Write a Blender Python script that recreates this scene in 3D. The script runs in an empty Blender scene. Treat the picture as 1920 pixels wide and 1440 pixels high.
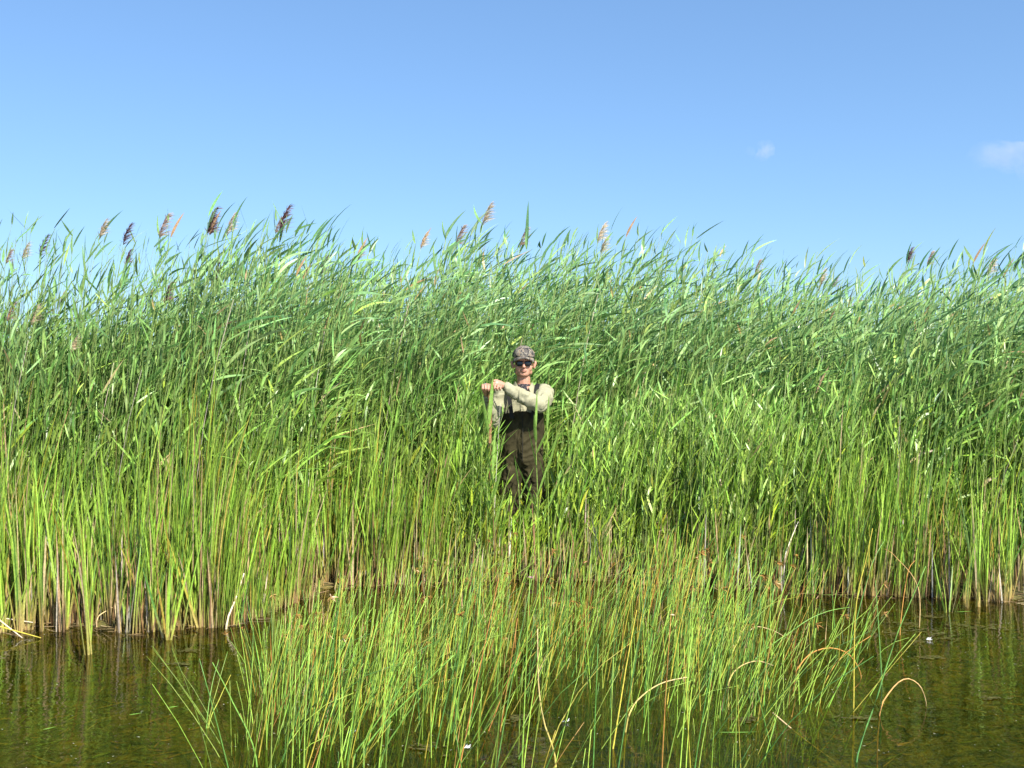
import bpy, bmesh, math
import numpy as np
from mathutils import Vector, Matrix, noise as mnoise

# ------------------------------------------------------------------ camera, sky, sun
SC = bpy.context.scene
COL = SC.collection
RAD = math.radians
CAMH, F, HY = 1.60, 1884.0, 705.0          # camera height, focal length in photo pixels, horizon row
cam_d = bpy.data.cameras.new('camera')
cam = bpy.data.objects.new('camera', cam_d); COL.objects.link(cam)
cam_d.sensor_width = 36.0
cam_d.lens = 36.0 * F / 1920.0
cam_d.clip_start = 0.05; cam_d.clip_end = 6000
cam.location = (0, 0, CAMH)
cam.rotation_euler = (RAD(90) - math.atan(15 / F), 0, 0)
SC.camera = cam

SUN_EL, SUN_AZ = 43.0, 33.0                 # sun behind the camera and to the right (degrees from -Y towards +X)
sun_dir = Vector((math.sin(RAD(SUN_AZ)) * math.cos(RAD(SUN_EL)), -math.cos(RAD(SUN_AZ)) * math.cos(RAD(SUN_EL)), math.sin(RAD(SUN_EL))))
W = bpy.data.worlds.new('World'); SC.world = W; W.use_nodes = True
nt = W.node_tree; nt.nodes.clear()
wo = nt.nodes.new('ShaderNodeOutputWorld'); bg = nt.nodes.new('ShaderNodeBackground')
sky = nt.nodes.new('ShaderNodeTexSky'); sky.sky_type = 'NISHITA'; sky.sun_disc = False
sky.sun_elevation = RAD(SUN_EL)
sky.sun_rotation = math.atan2(sun_dir.x, sun_dir.y)
sky.altitude = 0; sky.air_density = 1.0; sky.dust_density = 0.3; sky.ozone_density = 1.6
hs = nt.nodes.new('ShaderNodeHueSaturation'); hs.inputs['Saturation'].default_value = 1.0
gm = nt.nodes.new('ShaderNodeMix'); gm.data_type = 'RGBA'; gm.blend_type = 'MULTIPLY'; gm.inputs['Factor'].default_value = 1.0
gm.inputs[7].default_value = (1.0, 1.405, 1.89, 1)
ga = nt.nodes.new('ShaderNodeGamma'); ga.inputs['Gamma'].default_value = 0.68
nt.links.new(sky.outputs[0], ga.inputs[0]); nt.links.new(ga.outputs[0], gm.inputs[6]); nt.links.new(gm.outputs[2], hs.inputs['Color'])
nt.links.new(hs.outputs[0], bg.inputs['Color']); nt.links.new(bg.outputs[0], wo.inputs['Surface'])
bg.inputs['Strength'].default_value = 0.078
sun_d = bpy.data.lights.new('sun', 'SUN'); sun_d.energy = 4.8; sun_d.angle = RAD(0.53); sun_d.color = (1.0, 0.95, 0.86)
sun = bpy.data.objects.new('sun', sun_d); COL.objects.link(sun)
sun.rotation_euler = sun_dir.to_track_quat('Z', 'Y').to_euler()
SC.view_settings.view_transform = 'Standard'; SC.view_settings.look = 'None'
SC.view_settings.exposure = 1.12; SC.view_settings.gamma = 1.0; SC.view_settings.use_curve_mapping = False
SC.render.engine = 'CYCLES'
SC.cycles.max_bounces = 6; SC.cycles.transparent_max_bounces = 12

RNG = np.random.default_rng(7)

def P(px, py, D):                            # a point of the place from a photo pixel and a distance
    return np.array([(px - 960) / F * D, D, CAMH - (py - HY) * D / F])
def Dw(py): return CAMH * F / (py - HY)      # distance of the water surface at a photo row

# ------------------------------------------------------------------ tags
def tag(o, label=None, cat=None, group=None, kind=None):
    if label: o['label'] = label
    if cat: o['category'] = cat
    if group: o['group'] = group
    if kind: o['kind'] = kind
    return o
def empty(name, loc, rz=0.0):
    o = bpy.data.objects.new(name, None); COL.objects.link(o)
    o.location = loc; o.rotation_euler = (0, 0, rz); o.empty_display_size = 0.1
    return o

# ------------------------------------------------------------------ materials
def new_mat(name):
    m = bpy.data.materials.new(name); m.use_nodes = True
    n = m.node_tree.nodes; l = m.node_tree.links
    return m, n, l, n['Principled BSDF'], n['Material Output']

def leaf_material(name, transl=0.35, rough=0.5, spec=0.35, var=0.25, streak=60.0):
    m, n, l, b, out = new_mat(name)
    at = n.new('ShaderNodeAttribute'); at.attribute_name = 'tint'
    oi = n.new('ShaderNodeObjectInfo')
    geo = n.new('ShaderNodeNewGeometry')
    nz = n.new('ShaderNodeTexNoise'); nz.inputs['Scale'].default_value = streak; nz.inputs['Detail'].default_value = 2
    l.new(geo.outputs['Position'], nz.inputs['Vector'])
    mr = n.new('ShaderNodeMapRange'); mr.inputs['From Min'].default_value = 0.3; mr.inputs['From Max'].default_value = 0.7
    mr.inputs['To Min'].default_value = 1 - var; mr.inputs['To Max'].default_value = 1 + var
    l.new(nz.outputs['Fac'], mr.inputs['Value'])
    mo = n.new('ShaderNodeMapRange'); mo.inputs['To Min'].default_value = 0.82; mo.inputs['To Max'].default_value = 1.2
    l.new(oi.outputs['Random'], mo.inputs['Value'])
    mu = n.new('ShaderNodeMath'); mu.operation = 'MULTIPLY'; l.new(mr.outputs[0], mu.inputs[0]); l.new(mo.outputs[0], mu.inputs[1])
    hv = n.new('ShaderNodeHueSaturation'); l.new(at.outputs['Color'], hv.inputs['Color']); l.new(mu.outputs[0], hv.inputs['Value'])
    l.new(hv.outputs[0], b.inputs['Base Color'])
    b.inputs['Roughness'].default_value = rough; b.inputs['Specular IOR Level'].default_value = spec
    tr = n.new('ShaderNodeBsdfTranslucent'); l.new(hv.outputs[0], tr.inputs['Color'])
    mx = n.new('ShaderNodeMixShader'); mx.inputs[0].default_value = transl
    l.new(b.outputs[0], mx.inputs[1]); l.new(tr.outputs[0], mx.inputs[2]); l.new(mx.outputs[0], out.inputs['Surface'])
    return m
M_LEAF = leaf_material('reed_leaf', 0.25, 0.40, 0.5)
M_STEM = leaf_material('reed_stem', 0.06, 0.5, 0.4)
M_RUSH = leaf_material('rush_stem', 0.15, 0.4, 0.45)
M_DRY = leaf_material('dry_stem', 0.05, 0.7, 0.2)
M_PLUME = leaf_material('plume', 0.4, 0.8, 0.1)

def simple_mat(name, col, rough=0.7, spec=0.3, col2=None, scale=20.0, bump=0.0, bscale=60.0, lo=0.4, hi=0.6, metal=0.0):
    m, n, l, b, out = new_mat(name)
    b.inputs['Roughness'].default_value = rough; b.inputs['Specular IOR Level'].default_value = spec
    b.inputs['Metallic'].default_value = metal
    tc = n.new('ShaderNodeTexCoord')
    if col2:
        nz = n.new('ShaderNodeTexNoise'); nz.inputs['Scale'].default_value = scale; nz.inputs['Detail'].default_value = 5
        l.new(tc.outputs['Object'], nz.inputs['Vector'])
        cr = n.new('ShaderNodeValToRGB'); cr.color_ramp.elements[0].position = lo; cr.color_ramp.elements[1].position = hi
        cr.color_ramp.elements[0].color = (*col, 1); cr.color_ramp.elements[1].color = (*col2, 1)
        l.new(nz.outputs['Fac'], cr.inputs[0]); l.new(cr.outputs[0], b.inputs['Base Color'])
    else:
        b.inputs['Base Color'].default_value = (*col, 1)
    if bump:
        n2 = n.new('ShaderNodeTexNoise'); n2.inputs['Scale'].default_value = bscale; n2.inputs['Detail'].default_value = 4
        l.new(tc.outputs['Object'], n2.inputs['Vector'])
        bp = n.new('ShaderNodeBump'); bp.inputs['Strength'].default_value = bump; bp.inputs['Distance'].default_value = 0.01
        l.new(n2.outputs['Fac'], bp.inputs['Height']); l.new(bp.outputs[0], b.inputs['Normal'])
    return m

# ------------------------------------------------------------------ mesh from arrays
def mesh_from(name, V, FA, C=None, smooth=True):
    """V (n,3); FA list of (m,k) face index arrays; C (n,3) vertex tint"""
    me = bpy.data.meshes.new(name)
    V = np.asarray(V, dtype=np.float32)
    FA = [f for f in FA if len(f)]
    loops = np.concatenate([f.reshape(-1) for f in FA]).astype(np.int32)
    tot = np.concatenate([np.full(len(f), f.shape[1]) for f in FA]).astype(np.int32)
    start = np.concatenate([[0], np.cumsum(tot)[:-1]]).astype(np.int32)
    me.vertices.add(len(V)); me.vertices.foreach_set('co', V.ravel())
    me.loops.add(len(loops)); me.loops.foreach_set('vertex_index', loops)
    me.polygons.add(len(tot)); me.polygons.foreach_set('loop_start', start); me.polygons.foreach_set('loop_total', tot)
    me.polygons.foreach_set('use_smooth', np.full(len(tot), smooth))
    me.update(calc_edges=True)
    if C is not None:
        a = me.attributes.new('tint', 'FLOAT_COLOR', 'POINT')
        C4 = np.ones((len(V), 4), dtype=np.float32); C4[:, :3] = C
        a.data.foreach_set('color', C4.ravel())
    me.validate()
    return me
def obj(name, me, mat, parent=None):
    o = bpy.data.objects.new(name, me); COL.objects.link(o)
    if mat is not None and not me.materials: me.materials.append(mat)
    if parent is not None: o.parent = parent
    return o

def unit(v): return v / np.maximum(np.linalg.norm(v, axis=-1, keepdims=True), 1e-9)

class Blades:
    """many curved tapering blades, p(t) = p0 + L(d t + b t^2)"""
    def __init__(s, ramp=1.6): s.a = []; s.ramp = ramp
    def add(s, p0, d, b, L, w, roll, c0, c1, fold=0.0):
        N = len(p0)
        f = lambda v, k: np.broadcast_to(np.asarray(v, dtype=np.float64), (N, k)) if k > 1 else np.broadcast_to(np.asarray(v, dtype=np.float64), (N,))
        s.a.append((f(p0, 3), f(d, 3), f(b, 3), f(L, 1), f(w, 1), f(roll, 1), f(c0, 3), f(c1, 3)))
    def arrays(s, segs=5, prof='leaf', fold=0.0):
        p0, d, b, L, w, roll, c0, c1 = [np.concatenate([x[i] for x in s.a]) for i in range(8)]
        N = len(L); t = np.linspace(0, 1, segs + 1)
        if prof == 'leaf': wp = np.interp(t, [0, .08, .3, .6, .85, 1], [.35, .7, 1, .8, .38, 0.0])
        elif prof == 'strap': wp = np.interp(t, [0, .1, .5, .8, 1], [1.0, 1, .95, .65, 0.0])
        else: wp = np.interp(t, [0, .5, 1], [1, .8, .15])
        T = t[None, :, None]
        Pc = p0[:, None] + L[:, None, None] * (d[:, None] * T + b[:, None] * T * T)
        tan = unit(d[:, None] + 2 * b[:, None] * T)
        side = np.cross(tan, np.array([0, 0, 1.0])[None, None]); side = unit(side + 1e-6)
        nor = np.cross(side, tan)
        cr, sr = np.cos(roll)[:, None, None], np.sin(roll)[:, None, None]
        wv = side * cr + nor * sr; nn = -side * sr + nor * cr
        hw = (w[:, None] * wp[None] * 0.5)[:, :, None]
        Cc = c0[:, None] + (c1 - c0)[:, None] * np.clip(T * s.ramp, 0, 1)
        if fold:
            Lf, Rt, Md = Pc - wv * hw, Pc + wv * hw, Pc - nn * hw * fold
            V = np.stack([Lf[:, :-1], Md[:, :-1], Rt[:, :-1]], axis=2).reshape(N, -1, 3)
            V = np.concatenate([V, Pc[:, -1:]], axis=1)
            nv = V.shape[1]; q = []; tr = []
            for k in range(segs - 1):
                a = 3 * k
                q += [(a, a + 1, a + 4, a + 3), (a + 1, a + 2, a + 5, a + 4)]
            a = 3 * (segs - 1); tr = [(a, a + 1, a + 3), (a + 1, a + 2, a + 3)]
            C = np.concatenate([np.repeat(Cc[:, :-1], 3, axis=1), Cc[:, -1:]], axis=1)
        else:
            V = np.stack([(Pc - wv * hw)[:, :-1], (Pc + wv * hw)[:, :-1]], axis=2).reshape(N, -1, 3)
            V = np.concatenate([V, Pc[:, -1:]], axis=1)
            nv = V.shape[1]
            q = [(2 * k, 2 * k + 1, 2 * k + 3, 2 * k + 2) for k in range(segs - 1)]
            a = 2 * (segs - 1); tr = [(a, a + 1, a + 2)]
            C = np.concatenate([np.repeat(Cc[:, :-1], 2, axis=1), Cc[:, -1:]], axis=1)
        off = (np.arange(N) * nv)[:, None, None]
        Q = (np.array(q)[None] + off).reshape(-1, 4); Tt = (np.array(tr)[None] + off).reshape(-1, 3)
        return V.reshape(-1, 3), [Q, Tt], C.reshape(-1, 3)

def tubes(PL, R, C, sides=3):
    """PL (N,K,3) polylines, R (N,K) radii, C (N,K,3)"""
    N, K, _ = PL.shape
    tan = np.gradient(PL, axis=1); tan = unit(tan)
    ref = np.where(np.abs(tan[..., 2:3]) < 0.9, np.array([0, 0, 1.0]), np.array([1.0, 0, 0]))
    s = unit(np.cross(tan, ref)); n = np.cross(s, tan)
    an = np.arange(sides) * 2 * math.pi / sides
    ring = s[:, :, None] * np.cos(an)[None, None, :, None] + n[:, :, None] * np.sin(an)[None, None, :, None]
    V = PL[:, :, None] + ring * R[:, :, None, None]
    V = V.reshape(N, K * sides, 3)
    q = [(k * sides + i, k * sides + (i + 1) % sides, (k + 1) * sides + (i + 1) % sides, (k + 1) * sides + i) for k in range(K - 1) for i in range(sides)]
    Q = (np.array(q)[None] + (np.arange(N) * K * sides)[:, None, None]).reshape(-1, 4)
    cap = np.array([[(K - 1) * sides + i for i in range(sides)]]); capb = np.array([[sides - 1 - i for i in range(sides)]])
    CP = (np.concatenate([cap, capb])[None] + (np.arange(N) * K * sides)[:, None, None]).reshape(-1, sides)
    Cc = np.repeat(C, sides, axis=1).reshape(-1, 3)
    return V.reshape(-1, 3), [Q, CP], Cc

def merge(parts):
    V = []; FD = {}; C = []; off = 0
    for v, fs, c in parts:
        V.append(v); C.append(c)
        for f in fs:
            if len(f): FD.setdefault(f.shape[1], []).append(f + off)
        off += len(v)
    return np.concatenate(V), [np.concatenate(f) for f in FD.values()], np.concatenate(C)

# ------------------------------------------------------------------ shore and ground
apx = np.array([-900, -300, 0, 200, 400, 520, 650, 900, 1100, 1300, 1500, 1700, 1920, 2200, 2800.])
aD = np.array([6.2, 6.3, 6.4, 6.4, 6.55, 7.0, 7.7, 7.95, 8.0, 7.75, 7.5, 7.4, 7.15, 7.0, 6.9])
aX = (apx - 960) / F * aD
def shore(x): return np.interp(x, aX, aD)

def vnoise(x, y, s, seed=0):                 # cheap smooth noise on arrays
    r = np.random.default_rng(seed); g = r.random((64, 64))
    u, v = np.asarray(x) / s + 31.7 + seed, np.asarray(y) / s + 17.3
    i, j = np.floor(u).astype(int), np.floor(v).astype(int); fu, fv = u - i, v - j
    fu = fu * fu * (3 - 2 * fu); fv = fv * fv * (3 - 2 * fv)
    G = lambda a, b: g[a % 64, b % 64]
    return (G(i, j) * (1 - fu) + G(i + 1, j) * fu) * (1 - fv) + (G(i, j + 1) * (1 - fu) + G(i + 1, j + 1) * fu) * fv

def ground_z(x, y):
    d = np.asarray(y) - shore(x)
    z = np.interp(d, [-8, -3, -1.2, -0.35, 0.1, 0.9, 6, 40], [-0.75, -0.34, -0.2, -0.07, -0.005, 0.035, 0.07, 0.1])
    z = z + (vnoise(x, y, 0.35, 3) - 0.5) * 0.05 + (vnoise(x, y, 0.11, 4) - 0.5) * 0.025 + (vnoise(x, y, 1.3, 5) - 0.5) * 0.05
    return z

def grid_mesh(name, xs, ys, zf):
    X, Y = np.meshgrid(xs, ys); Z = zf(X, Y) if zf else np.zeros_like(X)
    V = np.stack([X, Y, Z], -1).reshape(-1, 3); nx, ny = len(xs), len(ys)
    i = np.arange(nx - 1)[None] + (np.arange(ny - 1) * nx)[:, None]; i = i.reshape(-1)
    return mesh_from(name, V, [np.stack([i, i + 1, i + nx + 1, i + nx], 1)])
xs = np.concatenate([-np.geomspace(900, 7.2, 26), np.linspace(-7, 7, 230), np.geomspace(7.2, 900, 26)])
ys = np.concatenate([-np.geomspace(400, 1, 14), np.linspace(0, 3, 12), np.linspace(3.1, 10, 140), np.geomspace(10.2, 1500, 30)])
ground_me = grid_mesh('ground', xs, ys, ground_z)
gm_, n, l, b, out = new_mat('mud_and_litter')
tc = n.new('ShaderNodeTexCoord')
n1 = n.new('ShaderNodeTexNoise'); n1.inputs['Scale'].default_value = 4.5; n1.inputs['Detail'].default_value = 8; n1.inputs['Roughness'].default_value = 0.65
n2 = n.new('ShaderNodeTexNoise'); n2.inputs['Scale'].default_value = 26.0; n2.inputs['Detail'].default_value = 6
l.new(tc.outputs['Object'], n1.inputs['Vector']); l.new(tc.outputs['Object'], n2.inputs['Vector'])
cr = n.new('ShaderNodeValToRGB'); e = cr.color_ramp.elements
e[0].position = 0.35; e[0].color = (0.045, 0.046, 0.010, 1); e[1].position = 0.70; e[1].color = (0.24, 0.17, 0.045, 1)
x_ = e.new(0.52); x_.color = (0.12, 0.11, 0.022, 1)
l.new(n1.outputs['Fac'], cr.inputs[0])
mx = n.new('ShaderNodeMix'); mx.data_type = 'RGBA'; mx.blend_type = 'MULTIPLY'; mx.inputs[0].default_value = 0.8
c2 = n.new('ShaderNodeValToRGB'); c2.color_ramp.elements[0].position = 0.3; c2.color_ramp.elements[0].color = (.22, .28, .2, 1); c2.color_ramp.elements[1].position = 0.65; c2.color_ramp.elements[1].color = (1.3, 1.2, 1.0, 1)
l.new(n2.outputs['Fac'], c2.inputs[0]); l.new(cr.outputs[0], mx.inputs[6]); l.new(c2.outputs[0], mx.inputs[7]); l.new(mx.outputs[2], b.inputs['Base Color'])
b.inputs['Roughness'].default_value = 0.8
bp = n.new('ShaderNodeBump'); bp.inputs['Distance'].default_value = 0.03; l.new(n2.outputs['Fac'], bp.inputs['Height']); l.new(bp.outputs[0], b.inputs['Normal'])
tag(obj('ground', ground_me, gm_), 'brown muddy pond bed rising to the reed bank', None, None, 'structure')

# water
wm, n, l, b, out = new_mat('pond_water'); n.remove(b)
tr = n.new('ShaderNodeBsdfTransparent'); tr.inputs['Color'].default_value = (0.53, 0.53, 0.21, 1)
gl = n.new('ShaderNodeBsdfGlossy'); gl.inputs['Roughness'].default_value = 0.02; gl.inputs['Color'].default_value = (1, 1, 1, 1)
fr = n.new('ShaderNodeFresnel'); fr.inputs['IOR'].default_value = 1.34
tc = n.new('ShaderNodeTexCoord'); mp = n.new('ShaderNodeMapping'); mp.inputs['Scale'].default_value = (1.0, 2.2, 1.0)
nw = n.new('ShaderNodeTexNoise'); nw.inputs['Scale'].default_value = 5.0; nw.inputs['Detail'].default_value = 3
l.new(tc.outputs['Object'], mp.inputs['Vector']); l.new(mp.outputs[0], nw.inputs['Vector'])
bp = n.new('ShaderNodeBump'); bp.inputs['Strength'].default_value = 0.5; bp.inputs['Distance'].default_value = 0.006
l.new(nw.outputs['Fac'], bp.inputs['Height']); l.new(bp.outputs[0], gl.inputs['Normal']); l.new(bp.outputs[0], fr.inputs['Normal'])
ms = n.new('ShaderNodeMixShader'); l.new(fr.outputs[0], ms.inputs[0]); l.new(tr.outputs[0], ms.inputs[1]); l.new(gl.outputs[0], ms.inputs[2])
l.new(ms.outputs[0], out.inputs['Surface'])
water_me = grid_mesh('water', np.array([-900, -50, -7, 0, 7, 50, 900.]), np.array([-400, -50, 0, 5, 9, 14, 60.]), None)
tag(obj('water', water_me, wm), 'shallow clear brown green pond water', None, None, 'structure')

# ------------------------------------------------------------------ colours of the plants
G_UP = np.array([0.20, 0.35, 0.14]); G_MID = np.array([0.22, 0.37, 0.07]); G_LOW = np.array([0.28, 0.40, 0.04])
YEL = np.array([0.42, 0.36, 0.05]); TAN = np.array([0.46, 0.34, 0.17]); ORA = np.array([0.42, 0.21, 0.05]); GREY = np.array([0.42, 0.38, 0.30])
DGR = np.array([0.055, 0.14, 0.045])

def vary(c, r, n, s=0.22):
    c = np.asarray(c) * (1 + (r.random((n, 1)) - 0.5) * 2 * s)
    return np.clip(c * (1 + (r.random((n, 3)) - 0.5) * 0.22), 0.005, 0.9)

# ---- common reed: stem + leaves blown to the right
def reed_params(r, n, h, wind=1.0, leaf_t0=0.30, nl=11, young=False):
    """returns stem polylines (n,K,3) from local origin and leaf arrays dict with shape (n*nl)"""
    h = np.broadcast_to(h, (n,)); K = 6
    lean = (0.04 + 0.14 * r.random(n)) * wind; ly = r.normal(0, 0.05, n); b0 = r.normal(0, 0.035, n)
    t = np.linspace(0, 1, K)
    def at(tt):                                 # (n,m) -> (n,m,3)
        x = h[:, None] * (lean[:, None] * tt ** 2.2 + b0[:, None] * tt)
        y = h[:, None] * (ly[:, None] * tt ** 1.7)
        z = h[:, None] * tt * (1 - 0.25 * (lean[:, None] ** 2) * tt)
        return np.stack([x, y, z], -1)
    PL = at(np.broadcast_to(t, (n, K)).copy())
    tl = np.linspace(leaf_t0, 0.99, nl)[None] + r.normal(0, 0.012, (n, nl)); tl = np.clip(tl, 0.05, 1)
    p0 = at(tl).reshape(-1, 3); m = n * nl; tf = tl.reshape(-1)
    az = r.normal(0, RAD(42), m); flip = r.random(m) < (0.30 if young else 0.16); az = np.where(flip, az + math.pi, az)
    el = RAD(66) - RAD(24) * tf * wind + r.normal(0, RAD(15), m)
    el = np.where(flip, RAD(72) + r.normal(0, RAD(8), m), el)
    if young: el = RAD(70) + r.normal(0, RAD(12), m)
    top = tf > 0.95
    el = np.where(top, RAD(66) + r.normal(0, RAD(14), m), el)
    d = np.stack([np.cos(az) * np.cos(el), np.sin(az) * np.cos(el), np.sin(el)], -1)
    L = (0.17 + 0.25 * r.random(m)) * np.interp(tf, [0, .4, .75, 1], [.7, 1, 1.05, .62])
    if young: L *= 0.85
    bz = -(0.03 + 0.50 * r.random(m) ** 2.2) * np.where(top, 0.4, 1.0) * (0.6 if young else 1.0)
    b = np.stack([(0.08 + 0.30 * r.random(m)) * wind * (0.4 if young else 1.0), r.normal(0, 0.08, m), bz], -1)
    w = (0.014 + 0.015 * r.random(m)) * np.interp(tf, [0, .5, 1], [.8, 1.05, .85]) * (0.8 if young else 1.0)
    roll = r.normal(0, RAD(42), m)
    return PL, dict(p0=p0, d=d, b=b, L=L, w=w, roll=roll, t=tf, h=np.repeat(h, nl))

def leaf_cols(r, q, zc, young=False):
    """colour by height of the leaf above ground: yellower low, bluer high"""
    m = len(zc)
    c = np.stack([np.interp(zc, [0.2, 1.1, 2.1], [G_LOW[i], G_MID[i], G_UP[i]]) for i in range(3)], -1)
    pick = r.random(m)
    c = np.where((pick < 0.20)[:, None], c * np.array([0.42, 0.52, 0.5]), c)
    c = np.where(((pick > 0.90) & (pick < 0.94))[:, None], c * np.array([1.5, 1.2, 0.8]), c)
    c = np.where(((pick > 0.985))[:, None], TAN[None] * 0.9, c)
    return vary(c, r, m, 0.28)

def reed_stem_cols(r, n, K):
    a = vary([0.30, 0.27, 0.09], r, n); b_ = vary([0.19, 0.27, 0.07], r, n)
    t = np.linspace(0, 1, K)[None, :, None]
    return a[:, None] * (1 - np.clip(t * 2.2, 0, 1)) + b_[:, None] * np.clip(t * 2.2, 0, 1)

# ---- plume (panicle): fine drooping branchlets swept to the right
def plume_arrays(r, n=46, size=0.24, col=(0.20, 0.11, 0.11), spread=1.0):
    t = r.random(n)
    axis = np.stack([0.34 * size * t ** 1.8, np.zeros(n), size * t * 0.9], -1)
    az = r.normal(0, RAD(55), n); el = RAD(52) + r.normal(0, RAD(14), n)
    d = np.stack([np.cos(az) * np.cos(el), np.sin(az) * np.cos(el), np.sin(el)], -1)
    B = Blades(); B.add(axis, d, np.stack([np.full(n, 0.45 * spread), np.zeros(n), np.full(n, -0.28)], -1), size * (0.5 - 0.28 * t) * (0.8 + 0.4 * r.random(n)),
                        0.006, r.normal(0, 1.2, n), vary(col, r, n), vary(np.array(col) * 1.35, r, n))
    return B.arrays(4, 'rush')
PURPLE = (0.17, 0.095, 0.095); STRAW = (0.52, 0.43, 0.30); PINK = (0.36, 0.27, 0.22)

# ------------------------------------------------------------------ single reeds, each with its parts
REED_PROTO = []
def make_reed_proto(r, h, young=False, nl=10, dead=False):
    PL, q = reed_params(r, 1, h, 1.0, 0.2 if young else 0.20, nl, young)
    K = PL.shape[1]
    R = np.interp(np.linspace(0, 1, K), [0, 1], [0.0042, 0.0018])[None]
    if dead:
        C = np.repeat(vary(GREY * 1.05, r, 1)[:, None], K, 1)
        sm = mesh_from('dead_reed_stem', *tubes(PL, R * 1.0, C, 4))
        lm = []
    else:
        sm = mesh_from('reed_stem', *tubes(PL, R, reed_stem_cols(r, 1, K), 4))
        c1 = leaf_cols(r, q, q['p0'][:, 2] / h * (1.2 if young else 2.6), young); lm = []
        for i in range(nl):
            B = Blades(); B.add(np.zeros((1, 3)), q['d'][i:i+1], q['b'][i:i+1], q['L'][i], q['w'][i] * 1.1, q['roll'][i], c1[i] * np.array([1.1, 1.05, .8]), c1[i])
            lm.append((mesh_from('reed_leaf', *B.arrays(7, 'leaf', 0.25)), q['p0'][i].copy()))
    return dict(h=h, stem=sm, leaves=lm, tip=PL[0, -1].copy(), dead=dead)
PLUMES = [mesh_from('plume', *plume_arrays(np.random.default_rng(40 + i), 95, 0.15 + 0.018 * i, [PURPLE, PINK, STRAW, PURPLE, STRAW][i])) for i in range(5)]

def place_reed(proto, x, y, h, rz, label, group, plume=None, name='common_reed', psc=1.0):
    s = h / proto['h']
    root = empty(name, (x, y, float(ground_z(x, y)) - 0.01), rz); root.scale = (s, s, s)
    tag(root, label, 'reed', group)
    obj('stem', proto['stem'], M_DRY if proto['dead'] else M_STEM, root)
    for me, p in proto['leaves']:
        lf = obj('leaf', me, M_LEAF, root); lf.location = p
    if plume is not None:
        pl = obj('plume', PLUMES[plume], M_PLUME, root); pl.location = proto['tip'] - np.array([0, 0, 0.01]); pl.scale = (psc, psc, psc)
    return root

# top of the stand in photo rows, by photo column
TPX = [-400, 0, 100, 200, 300, 400, 500, 600, 700, 800, 900, 1000, 1100, 1200, 1300, 1400, 1500, 1600, 1650, 1720, 1800, 1920, 2300]
TPY = [600, 590, 548, 506, 450, 412, 424, 446, 456, 446, 450, 443, 442, 438, 464, 478, 485, 502, 498, 488, 484, 480, 490]
def top_h(x, y):
    """height of the stand at a place: a low swell along the bank, as tall in front as the picture shows it"""
    yf = shore(x) + 1.0
    px = 960 + F * x / yf
    return CAMH + (HY - np.interp(px, TPX, TPY)) * yf / F

def wall_front(x): return shore(x) + np.interp(x, [-3.5, -1.2, -0.6, 0.1, 0.8, 2.0, 3.0], [0.40, 0.42, 0.40, 0.95, 0.80, 0.85, 0.40])

MAN_X, MAN_Y = 0.085, 8.40
def blocks_man(x, y, h, m=0.0):
    """True where a plant of this height stands between the camera and the man's upper half"""
    px = 960 + F * x / y; topy = HY + (CAMH - h) * F / y
    lim = np.interp(px, [880 - m, 900, 915, 940, 1020, 1055 + m], [700, 735, 830, 915, 915, 775])
    return (y < MAN_Y + 0.28) & (px > 880 - m) & (px < 1060 + m) & (topy < lim)

pr = np.random.default_rng(11)
protos = [make_reed_proto(pr, 2.6, False, 13) for _ in range(12)]
yprotos = [make_reed_proto(pr, 1.2, True, 8) for _ in range(8)]
dprotos = [make_reed_proto(pr, 2.4, dead=True) for _ in range(3)]

def zone(px):
    for lim, s_ in [(150, 'at the left edge of the picture'), (330, 'on the left slope of the crest'), (520, 'under the highest crest at the left'), (700, 'midway between the high crest and the man'),
                    (870, 'just left of the man'), (1100, 'right behind the man'), (1280, 'just right of the man'), (1480, 'midway between the man and the right end'),
                    (1680, 'under the dip of the crest at the right')]:
        if px < lim: return s_
    return 'at the right edge of the picture'

# ---- the foremost tall reeds, one by one
r = np.random.default_rng(21); cnt = 0
while cnt < 215:
    px = r.uniform(-20, 1940); x0 = (px - 960) / F * 7.8
    y = float(wall_front(x0)) + 0.9 * r.random() ** 1.3; x = (px - 960) / F * y
    if y < float(wall_front(x)): y = float(wall_front(x)) + 0.3 * r.random()
    h = float(top_h(x, y)) * r.uniform(0.80, 1.0)
    if r.random() < 0.25: h *= 0.85
    if blocks_man(x, y, h * 1.05, 25) : continue
    if abs(x - MAN_X - 0.05) < 0.36 and y < MAN_Y + 0.35: continue
    zn = zone(px)
    place_reed(protos[r.integers(12)], x, y, h, r.normal(0, 0.35), '%s green reed with windblown leaves %s' % ('towering' if h > 0.93 * top_h(x, y) else ('half height' if h < .78 * top_h(x, y) else 'tall'), zn),
               '%s reeds %s' % ('towering' if h > 0.93 * top_h(x, y) else ('half height' if h < .78 * top_h(x, y) else 'tall'), zn))
    cnt += 1

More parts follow.
